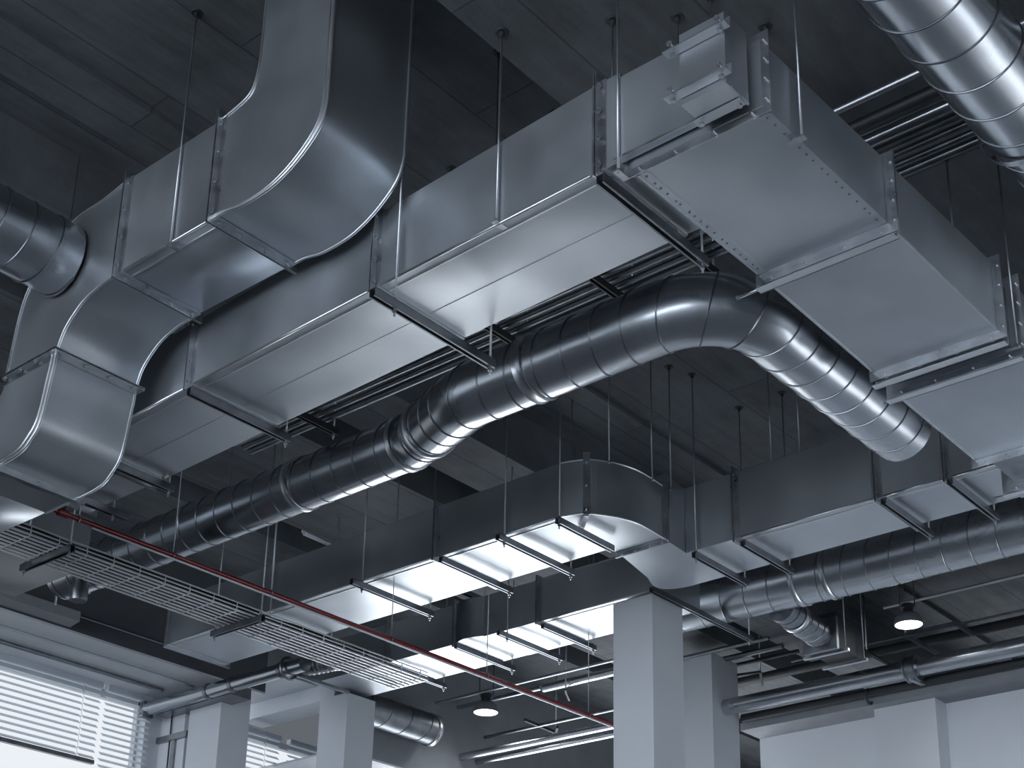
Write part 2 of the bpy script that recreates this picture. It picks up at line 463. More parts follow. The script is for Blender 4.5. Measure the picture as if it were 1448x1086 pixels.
for a, b in ((r1, r2), (r2b, r3)):
    for P, Q in ((a.F, b.F), (a.B, b.B)):
        part(MB().bar(P+Vector((.05, 0, 0)), Q-Vector((.05, 0, 0)), .010, .010), 'corner_seam', MAT['zinc'], right)
# end piece of the right duct: short neck between the flange and the branch box
# branch box standing on the corner where the two big ducts meet
yb0, yb1 = at(1027, 117, HR).y, at(962, 150, HR).y
pb = at(1027, 117, HR); pb2 = at(962, 149, HR)
xb = (pb.x+pb2.x)/2
box_top = above(Vector((xb, pb.y, Z(HR))), 16)
sA = St((xb, pb.y, Z(HR)), (xb, pb2.y, Z(HR)), box_top)
xe = r0.F.x-.045
pc = at_x(1000, 166, xe/U)
sB = St((xe, pb.y-.005, Z(HR)), (xe, pb2.y-.005, Z(HR)), box_top)
branch = thing('duct_end_box', 'short capped galvanised box with bolted angle rails at the corner of the two wide ducts', 'duct', (xb, (pb.y+pb2.y)/2, Z(HR)))
part(loft(MB(), [sA, sB]), 'box_shell', MAT['duct'], branch)
def rail(root, P, Q, bolts=2):
    mb = MB(); d = (Q-P).normalized(); s = Vector((-1, 0, 0))
    mb.bar(P, Q, .045, .005, off=(0, 0)); mb.bar(P-s*.02+UP*.022, Q-s*.02+UP*.022, .005, .045)
    o = part(mb, 'angle_rail', MAT['bright'], root)
    for k in ((.12, .88) if bolts == 2 else (.1, .5, .9)):
        inst(BOLT, 'bolt', P.lerp(Q, k)-UP*.004, o, UP); inst(BOLT, 'bolt', P.lerp(Q, k)-s*-.012+UP*.026, o, -s)
    return o
for zz in (Z(HR)+.03, box_top-.09):
    rail(branch, Vector((xb-.026, pb.y-.03, zz)), Vector((xb-.026, pb2.y+.05, zz)))
mb = MB(); P, Q = Vector((xb+.03, pb.y-.004, Z(HR)-.004)), Vector((xe, pb.y-.004, Z(HR)-.004)); mb.bar(P, Q, .01, .01); part(mb, 'corner_seam', MAT['zinc'], branch)
rail(branch, Vector((xe-.03, pb.y-.01, Z(HR)-.006)), Vector((xe-.03, pb2.y+.01, Z(HR)-.006)))

# ================================================================== offset duct with two bends, rising through the ceiling (upper left)
H0 = 1.08
F0, F1 = at(303, 310, H0), at(165.7, 386, H0)
X0 = (F0.x+F1.x)/2; WD = .125*U
def q0(x, y): p = at_x(x, y, X0/U); return (p.y, p.z)
def arc(c, r0, r1, a0, a1, n):
    return [(c[0]+r0*math.cos(math.radians(a0+(a1-a0)*k/n)), c[1]+r1*math.sin(math.radians(a0+(a1-a0)*k/n))) for k in range(n+1)]
off0 = thing('rectangular_duct', 'offset duct with curved bends, rising to the ceiling and dropping beside the round stub', 'duct', F0)
def bent(name, upper, lower, mat='duct', root=None, cap0=True, cap1=True):
    """side outline given as two matching rails in the (y, z) plane; extruded across the duct's width"""
    mb = MB(); n = len(upper)
    xs = (X0, X0+WD)
    def V(p, x): return (x, p[0], p[1])
    for i in range(n-1):
        u0, u1, l0, l1 = upper[i], upper[i+1], lower[i], lower[i+1]
        for x in xs: mb.add([V(u0, x), V(u1, x), V(l1, x), V(l0, x)], [(0, 1, 2, 3)])
    def sheet(rl):
        vs = [V(p, xs[0]) for p in rl]+[V(p, xs[1]) for p in rl]
        mb.add(vs, [(i, i+1, n+i+1, n+i) for i in range(n-1)], True)
    sheet(upper); sheet(lower)
    for k in (0, n-1): mb.add([V(upper[k], xs[0]), V(upper[k], xs[1]), V(lower[k], xs[1]), V(lower[k], xs[0])], [(0, 1, 2, 3)])
    return part(mb, name, MAT[mat], root)
def resample(pts, n):
    L = [0]
    for a, b in zip(pts[:-1], pts[1:]): L.append(L[-1]+math.dist(a, b))
    out = []
    for k in range(n+1):
        l = L[-1]*k/n; i = 0
        while i < len(L)-2 and L[i+1] < l: i += 1
        f = (l-L[i])/max(1e-9, L[i+1]-L[i]); out.append((pts[i][0]+(pts[i+1][0]-pts[i][0])*f, pts[i][1]+(pts[i+1][1]-pts[i][1])*f))
    return out
def spline(pts, n=24):      # Catmull-Rom through the outline points
    P = [pts[0]]+list(pts)+[pts[-1]]; out = []
    for i in range(1, len(P)-2):
        a, b, c, d = P[i-1], P[i], P[i+1], P[i+2]
        for k in range(10):
            t = k/10
            out.append(tuple(.5*(2*b[j]+(c[j]-a[j])*t+(2*a[j]-5*b[j]+4*c[j]-d[j])*t*t+(3*b[j]-a[j]-3*c[j]+d[j])*t**3) for j in (0, 1)))
    out.append(P[-2]); return resample(out, n)
zb0 = Z(H0); yJ1, yJ2 = F0.y, F1.y
ztop0 = above(Vector((X0, yJ1, zb0)), 168)
# riser + upper bend
yi, yo = q0(463, 150)[0], q0(368, 95)[0]
zi, zo = q0(463, 150)[1], q0(368, 90)[1]
lowerA = spline([(yi, C_FAR-.004), (yi, zi+.5), (yi, zi+.1), (yi+.006, zi), q0(452, 180), q0(430, 214), q0(406, 243), q0(380, 267), q0(345, 289), (yJ1-.1, zb0), (yJ1, zb0)], 44)
upperA = spline([(yo, C_FAR-.004), (yo, zo+.4), (yo, zo+.12), (yo+.006, zo), q0(361, 117), q0(350, 138), (yJ1-.03, ztop0+.004), (yJ1, ztop0)], 44)
bent('duct_bend', upperA, lowerA, root=off0)
# straight length
bent('duct_section', [(yJ1, ztop0), (yJ2, ztop0)], [(yJ1, zb0), (yJ2, zb0)], root=off0)
# drop bend
zF = (q0(80, 499)[1]+q0(2, 540)[1])/2
yin = q0(80, 500)[0]; yout = q0(8, 536)[0]
lowerB = spline([(yJ2, zb0), q0(142, 404), q0(120, 424), q0(103, 447), q0(90, 470), (yin, zF)], 24)
upperB = spline([(yJ2, ztop0), q0(145, 284), q0(110, 308), q0(78, 345), q0(50, 390), q0(30, 440), (yout, zF)], 24)
bent('duct_bend', upperB, lowerB, root=off0)
# lower bend, back to horizontal
yK = q0(0, 641)[0]; zK = Z(.8855*H0/1.09)
yK = at(124, 696, (zK-1.6)/U).y+.10
zKt = zF-.13
yBend = yout+.26
lowerC = spline([(yin, zF), (yin+.004, zF-.08), (yin+.02, zF-.17), (yin+.06, zK+.15), (yin+.13, zK+.065), (yin+.22, zK+.015), (yK, zK), (yBend, zK)], 40)
upperC = spline([(yout, zF), (yout+.002, zF-.03), (yout+.02, zF-.07), (yout+.06, zF-.11), (yout+.13, zKt), (yBend, zKt)], 40)
bent('duct_bend', upperC, lowerC, root=off0)
yE = yBend+.9
bent('duct_section', [(yBend, zKt), (yE, zKt)], [(yBend, zK), (yE, zK)], root=off0)
B0 = Vector((WD, 0, 0))
sJ1 = St((X0, yJ1, zb0), (X0+WD, yJ1, zb0), ztop0); sJ2 = St((X0, yJ2, zb0), (X0+WD, yJ2, zb0), ztop0)
flange(off0, sJ1); flange(off0, sJ2)
corner_seam(off0, sJ1, sJ2)
sK = St((X0, yK, zK), (X0+WD, yK, zK), zKt); part(MB().bar((X0-.03, yK-.02, zK-.018), (X0+WD+.03, yK-.02, zK-.018), .005, .04).bar((X0-.03, yK+.0, zK-.003), (X0+WD+.03, yK, zK-.003), .04, .005).bar((X0-.03, yK+.02, zK-.018), (X0+WD+.03, yK+.02, zK-.018), .005, .04), 'flange', MAT['zinc'], off0)
# horizontal flange half-way down the drop
mb = MB()
for sg in (1, -1):
    za, zb = zF+sg*.003, zF+sg*.008
    for (oi, oo, a, b) in ((.0005, .036, za, zb), (.0005, .0055, zb, zF+sg*.036)):
        A = [(X0-oi, yin-oi), (X0+WD+oi, yin-oi), (X0+WD+oi, yout+oi), (X0-oi, yout+oi)]
        O = [(X0-oo, yin-oo), (X0+WD+oo, yin-oo), (X0+WD+oo, yout+oo), (X0-oo, yout+oo)]
        for i in range(4):
            j = (i+1) % 4
            mb.hexa([(*A[i], a), (*O[i], a), (*O[j], a), (*A[j], a), (*A[i], b), (*O[i], b), (*O[j], b), (*A[j], b)])
fl = part(mb, 'flange', MAT['zinc'], off0)
for k in (.05, .35, .65, .95):
    inst(BOLT, 'bolt', (X0+WD*k, yin-.02, zF), fl, UP); inst(BOLT, 'bolt', (X0-.02, yin+(yout-yin)*k, zF), fl, UP)
# raised edge beads following the bends
def bead(rl, x, r_=.008, root=off0):
    return part(MB().sweep([(x, p[0], p[1]) for p in rl], r_, 8), 'edge_bead', MAT['bright'], root)
for x in (X0, X0+WD):
    bead(lowerA, x); bead(lowerB, x); bead(lowerC, x)
bead(upperA, X0); bead(upperB, X0)
bead([(p[0]+.028, p[1]+.010) for p in lowerA[6:]], X0-.001, .006); bead([(p[0]+.022, p[1]+.016) for p in lowerC], X0-.004, .012)

# ================================================================== round spiral ducts
HS1, HS2 = 1.05, 1.09
def mean_x(h, *p): return sum(at(x, y, h).x for x, y in p)/len(p)
def mean_y(h, *p): return sum(at(x, y, h).y for x, y in p)/len(p)
xa_ = mean_x(HS1, (870, 475), (797, 506), (700, 545)); xb_ = mean_x(HS2, (560, 633), (460, 673), (250, 756)); yl_ = mean_y(HS1, (1132, 504), (1215, 563), (1283, 608))
xe_ = at(1283, 608, HS1).x; y1_ = at(663, 561, HS1).y; y2_ = at(588, 622, HS2).y
sp1 = [((xe_, yl_, Z(HS1)), .0465*U, 0), ((xa_, yl_, Z(HS1)), .0465*U, .10*U), ((xa_, y1_, Z(HS1)), .0455*U, .09*U), ((xb_, y2_, Z(HS2)), .0435*U, .09*U), ((xb_, 2.45*U, Z(HS2)), .0425*U, 0)]

spiral('large round spiral duct with an elbow in the centre, stepping towards the far left', sp1, .195, collars=[(.36, .07), (.505, .06), (.545, .06), (.665, .05)])
h3 = 1.15
a, b = at(1312, 0, h3), at(1424, 131, h3); d = (b-a).normalized()
spiral('fat round spiral duct crossing the top right corner close overhead', [(a-d*1.2, .0515*U, 0), (b+d*4.5, .0515*U, 0)], .235)
h4 = 1.15; a, b = at(0, 323, h4), at(60, 351, h4)
spiral('round spiral duct stub entering at the left edge and passing behind the curved drop', [(Vector((a.x-1.2, a.y, a.z)), .0515*U, 0), (Vector((X0-.02, a.y, a.z)), .0515*U, 0)], .16)
xs2 = 2.632
sp2root, sp2f, sp2L = spiral('round spiral duct at right continuing from the lower rectangular duct behind the white column', [(M(2.615, 1.80, 1.21), .056*U, 0), (M(2.638, 1.30, 1.208), .056*U, 0), (M(2.625, .985, 1.203), .0565*U, 0), (M(2.615, -.3, 1.200), .0565*U, 0)], .225, collars=[(.159, .05), (.193, .05)])

# ================================================================== second rectangular duct (Z-shaped run below the spiral)
H2 = 1.08; zt2, zt2r, z2 = Z(1.1825), Z(1.209), Z(H2)
XF, XBk = 1.8525*U, 2.016*U
def Y2(px, py): return at(px, py, H2).y
def s2(y, top=zt2): return St((XF, y, z2), (XBk, y, z2), top)
k0, k1, k2, k3, k4, k5 = s2(Y2(236, 911)), s2(Y2(366, 866)), s2(Y2(503, 824)), s2(Y2(618, 789)), s2(Y2(714, 757)), s2(Y2(790, 731))
mid = thing('rectangular_duct', 'galvanised duct with a rounded elbow below the round duct, its underside glaring white', 'duct', k3.F)
for a, b in ((k0, k3), (k3, k5)): part(loft(MB(), [a, b]), 'duct_section', MAT['duct'], mid)
flange(mid, k0, bolts=False); flange(mid, k3)
corner_seam(mid, k3, k5); corner_seam(mid, k0, k3)
part(MB().bar(k5.F-Vector((.004, 0, 0)), Vector((XF-.004, k5.F.y, zt2)), .012, .012, up=Vector((1, 0, 0))), 'joint_strip', MAT['zinc'], mid)
curve = [at(x, y, H2) for x, y in ((810, 728), (830, 726), (852, 728), (877, 732.5), (907, 743), (937.6, 761))]
yE2 = curve[-1].y; xE = at(942, 763, H2).x
outl = spline([(XF, k5.F.y), (XF+.006, k5.F.y-.04)]+[(p.x, p.y) for p in curve]+[(xE, yE2)], 28)
yTh = at(870, 780, H2).y
poly = outl+[(xE, yTh), (XBk, yTh), (XBk, k5.F.y)]
part(MB().prism(poly, z2, zt2), 'duct_elbow', MAT['duct'], mid)
part(MB().sweep([(p[0], p[1], z2) for p in outl], .007, 6), 'edge_bead', MAT['bright'], mid)
part(MB().sweep([(p[0], p[1], zt2) for p in outl], .005, 6), 'edge_bead', MAT['bright'], mid)
sE = St((xE, yTh, z2), (xE, yE2, z2), zt2); flange(mid, sE, e=.03)
# stiffener post on the elbow with its bent foot
pS = at(829, 727, H2); nrm = Vector((-.75, -.66, 0))
mb = MB()
mb.bar(pS+nrm*.012-UP*.01, pS+nrm*.012+UP*(zt2-z2+.05), .05, .022, up=nrm)
foot = at(820, 752, H2-.006); mb.bar(pS+nrm*.012-UP*.01, foot, .035, .02)
sf = part(mb, 'stiffener_post', MAT['zinc'], mid)
for k in (.06, .5, .94): inst(BOLT, 'bolt', pS+nrm*.028+UP*(zt2-z2)*k, sf, nrm)
# jog and second elbow, then the length that runs on to the right
xR, xRB = 2.115*U, 2.253*U
def s2r(y): return St((xR, y, z2), (xRB, y, z2), zt2r)
ym0 = Y2(968, 781)
poly = [(xE, yE2), (xR, ym0), (xR, Y2(1045, 764)), (xRB, Y2(1045, 764))]+spline([(xRB, 1.47*U), (xRB, 1.50*U), (xRB-.03, 1.53*U), (xRB-.09, 1.547*U), (xRB-.18, 1.55*U), (xRB-.33, 1.535*U)], 16)+[(xE, yTh)]
part(MB().prism(poly, z2, zt2r), 'duct_elbow', MAT['duct'], mid)
part(MB().bar((xR, ym0, z2), (xR, ym0, zt2r), .014, .014, up=Vector((1, 0, 0))), 'joint_strip', MAT['zinc'], mid)
m1, m2, m3, m4, m5 = [s2r(y) for y in (Y2(1045, 764), Y2(1045, 764)-.001, Y2(1243, 706), Y2(1337, 676), .62*U)]
for a, b in ((m1, m3), (m3, m4), (m4, m5)): part(loft(MB(), [a, b]), 'duct_section', MAT['duct'], mid); 
corner_seam(mid, m1, m3); corner_seam(mid, m3, m4); corner_seam(mid, m4, m5)
for s in (m1, m3, m4): flange(mid, s)

# ================================================================== third rectangular duct (lowest, beyond)
H3 = 1.15; z3, zt3 = Z(H3), Z(1.248); X3, X3B = 2.372*U, 2.53*U
def Y3(px, py): return at(px, py, H3).y
def s3(y): return St((X3, y, z3), (X3B, y, z3), zt3)
n_ = [s3(y) for y in (2.69*U, Y3(543, 936), Y3(643, 911), Y3(684, 900), Y3(768, 882), 1.655*U)]
low = thing('rectangular_duct', 'lower galvanised duct in the distance ending above the tall white column', 'duct', n_[2].F)
for a, b in ((n_[0], n_[1]), (n_[1], n_[2]), (n_[3], n_[4]), (n_[4], n_[5])): part(loft(MB(), [a, b]), 'duct_section', MAT['duct'], low)
# dished connector between two lengths
ya, yb = n_[2].F.y, n_[3].F.y
outl = [(X3-.05*math.sin(math.pi*k/12) if 0 < k < 12 else X3, ya+(yb-ya)*k/12) for k in range(13)]
part(MB().prism(outl+[(X3B, yb), (X3B, ya)], z3+.004, zt3-.004), 'dished_connector', MAT['spiral'], low)
for s in (n_[1], n_[2], n_[4]): flange(low, s, bolts=(s is n_[4]))
corner_seam(low, n_[4], n_[5]); 
part(MB().bar((X3, n_[4].F.y, zt3), (X3, n_[5].F.y, zt3), .01, .01), 'corner_seam', MAT['zinc'], low)
# ================================================================== hangers
def tr(label, Ppx, Qpx, h, rods, **k): 
    P, Q = at(*Ppx, h), at(*Qpx, h)
    Q.y = P.y = (P.y+Q.y)/2
    for xf, xb in ((d1[1].F.x, d1[1].B.x), (XF, XBk), (xR, xRB), (X3, X3B)):
        if xf-.25 < P.x < xf+.5:
            Q.x = max(Q.x, xb+.075); P.x = min(P.x, xf-.005)
            if len(rods) == 2: P.x = min(P.x, xf-.075)
            rods = ([(xf-.05-P.x)/(Q.x-P.x)] if len(rods) == 2 else [])+[(xb+.05-P.x)/(Q.x-P.x)]
            break
    return trapeze(label, P, Q, rods, **k)
def solve_x(px, py, X):      # height factor at which the pixel's ray meets plane x = X
    return (at_x(px, py, X/U).z-1.6)/U
def solve_y(px, py, Y): return (at_y(px, py, Y/U).z-1.6)/U
dx = .012
# wide central duct
tr('strut channel under the big duct where the offset duct drops in front of it', (266, 553), (404, 618), .984, [.97])
hJ2 = solve_x(566, 430, d1[2].F.x-.03)
P, Q = at(525, 414, hJ2), at(654, 489, hJ2); P.y = Q.y = (P.y+Q.y)/2; Q.x = max(Q.x, d1[2].B.x+.06)
trapeze('strut channel with a long front rod under the middle joint of the big duct', P, Q, [(d1[2].F.x-.035-P.x)/(Q.x-P.x), (d1[2].B.x+.04-P.x)/(Q.x-P.x)])
tr('pair-rod strut channel under the near joint of the big duct by the capped box', (850, 252), (976, 357), .983, [.96])
tr('strut channel under the big duct beside the curved lower bend of the offset duct', (168, 656), (240, 694), .984, [.95])
tr('strut channel at the far neck of the big duct above the red pipe', (104, 700), (178, 733), .983, [.95])
def rod_on_front(label, px, py, X, **k):
    P = at_x(px, py, (X-dx)/U); return side_rod(label, P, towards=(1, 0, 0), **k)
rod_on_front('thin rod meeting the big duct between its middle and near joints', 702, 311, d1[3].F.x+.01)
rod_on_front('bright long rod beside the near flange of the big duct', 874, 240, pX)
rod_on_front('rod hooked on the lower edge of the curved offset duct', 241, 344, X0)
P = at_y(1133.5, 192, (r1.F.y-dx)/U); side_rod('rod on the dark right side of the broad right duct near its screwed corner', P, towards=(0, 1, 0))
P = at_y(1438, 487, (r2b.F.y-dx)/U); side_rod('rod at the right edge of the picture beside the gapped joint of the broad duct', P, towards=(0, 1, 0))
# rods behind ducts, seen against the ceiling
def ceil_rod(label, px, py, zlow, h=None):
    top = at(px, py, h or 1.262); 
    o = thing('hanger_rod', label, 'rod', (top.x, top.y, zlow), 'threaded hanger rods')
    part(MB().cyl((top.x, top.y, zlow), top, .0055, 8), 'rod', MAT['rod'], o); inst(ANCHOR, 'ceiling_anchor', top, o); return o
ceil_rod('dark rod fixed to the ceiling behind the near flange of the big duct', 866, 29, Z(1.108))
ceil_rod('short rod fixed to the ceiling behind the left edge of the capped box', 958, 25, Z(1.10))
ceil_rod('rod rising above the right edge of the capped box', 1004, -6, Z(1.065))
ceil_rod('short rod fixed to the ceiling above the screwed corner of the broad duct', 1082, 38, Z(1.066))
ceil_rod('dark rod fixed to the ceiling right of the bundled conduits', 1338, 222, Z(1.085))
# broad right duct: cross struts with threaded stubs sticking out on the left
def cross(label, s, side_px, h, ext=.0):
    P = Vector((s.F.x+.0, s.F.y-.02, Z(h))); Q = Vector((s.F.x, s.B.y+.03, Z(h)))
    r_ = thing('cross_bracket', label, 'bracket', P, 'angle brackets under the broad right duct')
    mb = MB(); mb.bar(P, Q, .05, .005); mb.bar(P+Vector((.022, 0, .02)), Q+Vector((.022, 0, .02)), .005, .045); part(mb, 'angle', MAT['bright'], r_)
    E_ = at_x(*side_px, s.F.x/U)
    E_ = Vector((s.F.x, at(*side_px, h).y, Z(h)))
    sb = part(MB().cyl(Vector((Q.x, Q.y-.05, Q.z+.008)), Vector((E_.x, E_.y, Q.z+.008)), .0075, 8), 'threaded_stub', MAT['rod'], r_)
    inst(NUT, 'nut', (Q.x, Q.y-.02, Q.z+.008), sb, (0, 1, 0)); inst(NUT, 'nut', (E_.x, E_.y, Q.z+.008), sb, (0, 1, 0))
    return r_
cross('angle with a long threaded stub poking out towards the round elbow', St(r1.F, r1.B, r1.zt), (1032, 414), HR-.0145)
cross('angle under the near side of the gapped joint of the broad duct', St(r2.F+Vector((.02, 0, 0)), r2.B, r2.zt), (1236, 536), HR-.0145)
cross('angle with a threaded stub at the far side of the broad duct\'s gapped joint', St(r2b.F, r2b.B, r2b.zt), (1240, 561), HR-.0145)
cross('angle under the last joint of the broad duct near the right picture edge', St(r3b.F, r3b.B, r3b.zt), (1399, 699), HR-.0145)
# duct with the glaring underside
gap = .030/U
zz2 = H2-.0165
def t2(label, Fp, Bp, rods, **k):
    return tr(label, Fp, Bp, zz2, rods, **k)
y = k1.F.y
tr('strut channel under the far end of the glaring duct beside the mesh tray', (360, 866), (449, 905), zz2, [.95])
hA = solve_x(503, 829, XF-.03)
tr('strut channel with a front rod under the glaring duct, left of its flange', (494, 823), (592, 859), min(zz2, hA+.004), [.10, .95])
tr('strut channel below the flange of the glaring duct', (622, 791), (710, 829), zz2, [.95])
tr('strut channel with a front rod between the flange and the elbow of the glaring duct', (706, 758), (799, 807), zz2, [.09, .95])
P, Q = at(790, 735, zz2), at(864, 777, zz2); P.y = Q.y = (P.y+Q.y)/2; P.x = XF-.08
trapeze('strut channel under the glaring duct where its elbow begins', P, Q, [.03])
rod_on_front('rod in front of the dark side of the glaring duct near its mesh tray end', 381, 880, XF-.02)
tr('strut channel with a rod on the short link after the rounded elbow', (986, 785), (1050, 823), zz2, [.12, .95])
tr('strut channel under the first flange right of the rounded elbow', (1049, 768), (1107, 800), zz2, [.95])
tr('strut channel under the flange below the open end of the round elbow duct', (1247, 709), (1311, 750), zz2, [.95])
tr('strut channel under the last flange of the Z-shaped duct before the broad duct covers it', (1341, 681), (1399, 722), zz2, [.95])
# rods above the elbow
def far_rod(label, px, py, h, ztopy=None):
    P = at(px, py, h); o = side_rod(label, P); return o
far_rod('rod landing on the top of the rounded elbow, left of a close pair', 861, 652, 1.1825)
far_rod('left rod of the close pair behind the rounded elbow', 922, 677, 1.1825)
far_rod('right rod of the close pair behind the rounded elbow', 948.6, 690, 1.1825)
far_rod('left of two rods landing on the long top edge right of the elbow', 1091, 657, 1.209)
far_rod('right of two rods landing on the long top edge right of the elbow', 1131, 643, 1.209)
# lower duct
zz3 = H3-.0165
def t3(label, a, b, rods): return tr(label, a, b, zz3, rods, group='trapeze hangers under the ducts')
t3('strut channel under the lower duct close to the end of the mesh tray', (544, 939), (613, 964), [.97])
t3('strut channel under the lower duct at its dished connector', (646, 913), (709, 940), [.95])
tr('strut channel with a rod under the lower duct next to its dished connector', (706, 894), (766, 921), zz3-.004, [.07, .95])
t3('strut channel under the nearest flange of the lower duct', (770, 884), (821, 910), [.95])
P, Q = at(921, 833, 1.137), at(1032, 889, 1.137); P.y = Q.y = (P.y+Q.y)/2; Q.x = max(Q.x, 2.72*U)
trapeze('long strut channel over the white column carrying the far round duct', P, Q, [.97])
P, Q = at(649, 833, 1.262), at(687, 851, 1.262); P.y = Q.y = (P.y+Q.y)/2
trapeze('short strut on two rods above the dished connector', P, Q, [.06, .94])

# ================================================================== red sprinkler pipe and wire tray
HP = .96
P, Q = at(80, 714, HP), at(866, 1029.5, HP); yp = (P.y+Q.y)/2
P = Vector((P.x, yp, Z(HP))); Q = Vector((2.62*U, yp, Z(HP)))
pipe = thing('sprinkler_pipe', 'thin red pipe crossing the lower left diagonally', 'pipe', P)
part(MB().cyl(P, Q, .0165, 16), 'pipe', MAT['red'], pipe)
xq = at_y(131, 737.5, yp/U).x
solo(MB().cyl((xq, yp-.004, Z(HP)-.0255), (Q.x, yp-.004, Z(HP)-.0255), .0075, 10), 'conduit', MAT['wire'], 'thin pale conduit strapped along the underside of the red pipe', 'conduit')  # added strip: stands in for the highlight on the pipe's underside
pc = at_y(90, 716, yp/U); pc.z = Z(HP)
mb = MB(); mb.cyl(pc-Vector((.035, 0, 0)), pc+Vector((.035, 0, 0)), .026, 14); part(mb, 'coupling', MAT['red'], pipe)
mb = MB(); mb.cyl(pc+UP*.02, pc+UP*.10, .017, 10); part(mb, 'riser_stub', MAT['black'], pipe)
for px in (112, 245, 383, 553, 688, 832):
    q = at_y(px, 712+(px-75)*.4, yp/U); q.z = Z(HP)
    o = thing('pipe_hanger', {112: 'thin hanger rod of the red pipe nearest its coupling', 245: 'hanger rod of the red pipe in front of the far spiral duct', 383: 'hanger rod of the red pipe in front of the dark duct side',
              553: 'hanger rod of the red pipe above the end of the mesh tray', 688: 'hanger rod of the red pipe above the small hanging lamp', 832: 'hanger rod of the red pipe close to the tall white column'}[px], 'hanger', q, 'clip hangers on the red pipe')
    part(MB().sweep([(q.x, q.y+.021*math.cos(a*math.pi/8), q.z+.021*math.sin(a*math.pi/8)) for a in range(16)], .004, 6, closed=True), 'pipe_clip', MAT['steel'], o)
    part(MB().cyl(q+UP*.021, Vector((q.x, q.y, C_FAR)), .004, 6), 'rod', MAT['rod'], o)
HT = .95; ty0, ty1 = 2.012*U, 2.10*U; tx0, tx1 = 1.0*U, 2.085*U; tz = Z(HT)
ty0 = at(300, 850, HT).y; ty1 = ty0+.092*U
tray = thing('cable_tray', 'galvanised wire mesh cable tray running diagonally across the lower left', 'cable tray', (tx0, ty0, tz))
mb = MB(); nl = 7
for k in range(nl+1):
    y = ty0+(ty1-ty0)*k/nl; mb.cyl((tx0, y, tz), (tx1, y, tz), .0080, 6)
x = tx0+.05
while x < tx1:
    for Pa, Pb in (((x, ty0, tz+.06), (x, ty0, tz)), ((x, ty0, tz-.006), (x, ty1, tz-.006)), ((x, ty1, tz), (x, ty1, tz+.06))): mb.cyl(Pa, Pb, .004, 5)
    x += .21
for y in (ty0, ty1):
    for z in (tz+.03, tz+.06): mb.cyl((tx0, y, z), (tx1, y, z), .0055, 6)
part(mb, 'wire_mesh', MAT['wire'], tray)
mb = MB()
random.seed(3)
for k in range(3):
    y = ty0+.075+.11*k; pts = [(tx0+i*.12, y+.012*math.sin(i*.9+k), tz+.05+.003*math.sin(i*1.3+k)) for i in range(int((tx1-tx0-.4)/.12))]
    mb2 = MB().sweep(pts, .034, 10)
    solo(mb2, 'electric_cable', MAT['black'], ('black cable lying in the mesh tray along its near side', 'black cable lying along the middle of the mesh tray', 'black cable lying in the mesh tray along its far side')[k], 'cable', 'cables in the mesh tray')
for px, lab in (((78, 786), 'short strut carrying the mesh tray at the left edge'), ((360, 879), 'short strut carrying the mesh tray beside the dark duct end')):
    x = at(*px, HT-.01).x
    trapeze(lab, (x, ty0-.10, tz-.034), (x, ty1+.10, tz-.034), [.05, .95], group='struts carrying the mesh tray')

# ================================================================== columns
def column(label, corner, wx, wy, ztop):
    x, y = corner
    return solo(MB().box((x, y, 0), (x+wx, y+wy, ztop)), 'column', MAT['white'], label, 'column')
def column_px(label, top, left, right, row, h, ztop, mat='white'):
    c = at(*top, h)
    cb = (top[0]+(row-top[1])*0, row)
    wx = at_y(right, row, c.y/U).x-c.x if right else .4
    wy = at_x(left, row, c.x/U).y-c.y if left else .4
    return solo(MB().box((c.x, c.y, 0), (c.x+wx, c.y+wy, ztop)), 'column', MAT[mat], label, 'column'), c, wx, wy
column_px('tall white column under the end of the lower duct, right of centre', (922, 833), 867.7, 969, 1086, H3-.004, Z(H3)-.055)
column_px('white column standing below the end of the mesh tray', (492, 979), 447, 526, 1080, 1.142, Z(1.142))
column_px('grey column beside the framed wall panel, under a thick pipe end', (313, 997), 261, 347, 1086, 1.07, Z(1.118))
column_px('far column half hidden behind the tall white column', (1007, 974), 940, 1047, 1086, 1.2, Z(1.30), 'white')

# ================================================================== room shell
X_MIN, X_MAX, Y_MIN, Y_MAX = -3.0*U, 6.2*U, -3.0*U, 3.25*U
YW = 3.05*U                                # window wall
HS = 1.125                                 # underside of the pale soffit
YB = 2.78*U
struct(MB().box((X_MIN, Y_MIN, -.2), (X_MAX, Y_MAX, 0)), 'floor', MAT['floor'])
# ceiling: lower slab near the eye, higher slab with wide downstand bands beyond
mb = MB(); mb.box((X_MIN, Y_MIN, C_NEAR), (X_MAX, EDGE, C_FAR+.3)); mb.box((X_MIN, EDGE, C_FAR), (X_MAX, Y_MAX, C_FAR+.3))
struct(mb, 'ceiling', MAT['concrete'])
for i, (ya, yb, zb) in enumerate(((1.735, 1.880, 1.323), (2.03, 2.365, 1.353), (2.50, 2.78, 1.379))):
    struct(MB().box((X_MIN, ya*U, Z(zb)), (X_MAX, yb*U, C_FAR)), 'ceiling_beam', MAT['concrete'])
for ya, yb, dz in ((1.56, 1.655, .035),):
    struct(MB().box((X_MIN, ya*U, C_FAR-dz), (X_MAX, yb*U, C_FAR)), 'ceiling_beam', MAT['concrete'])
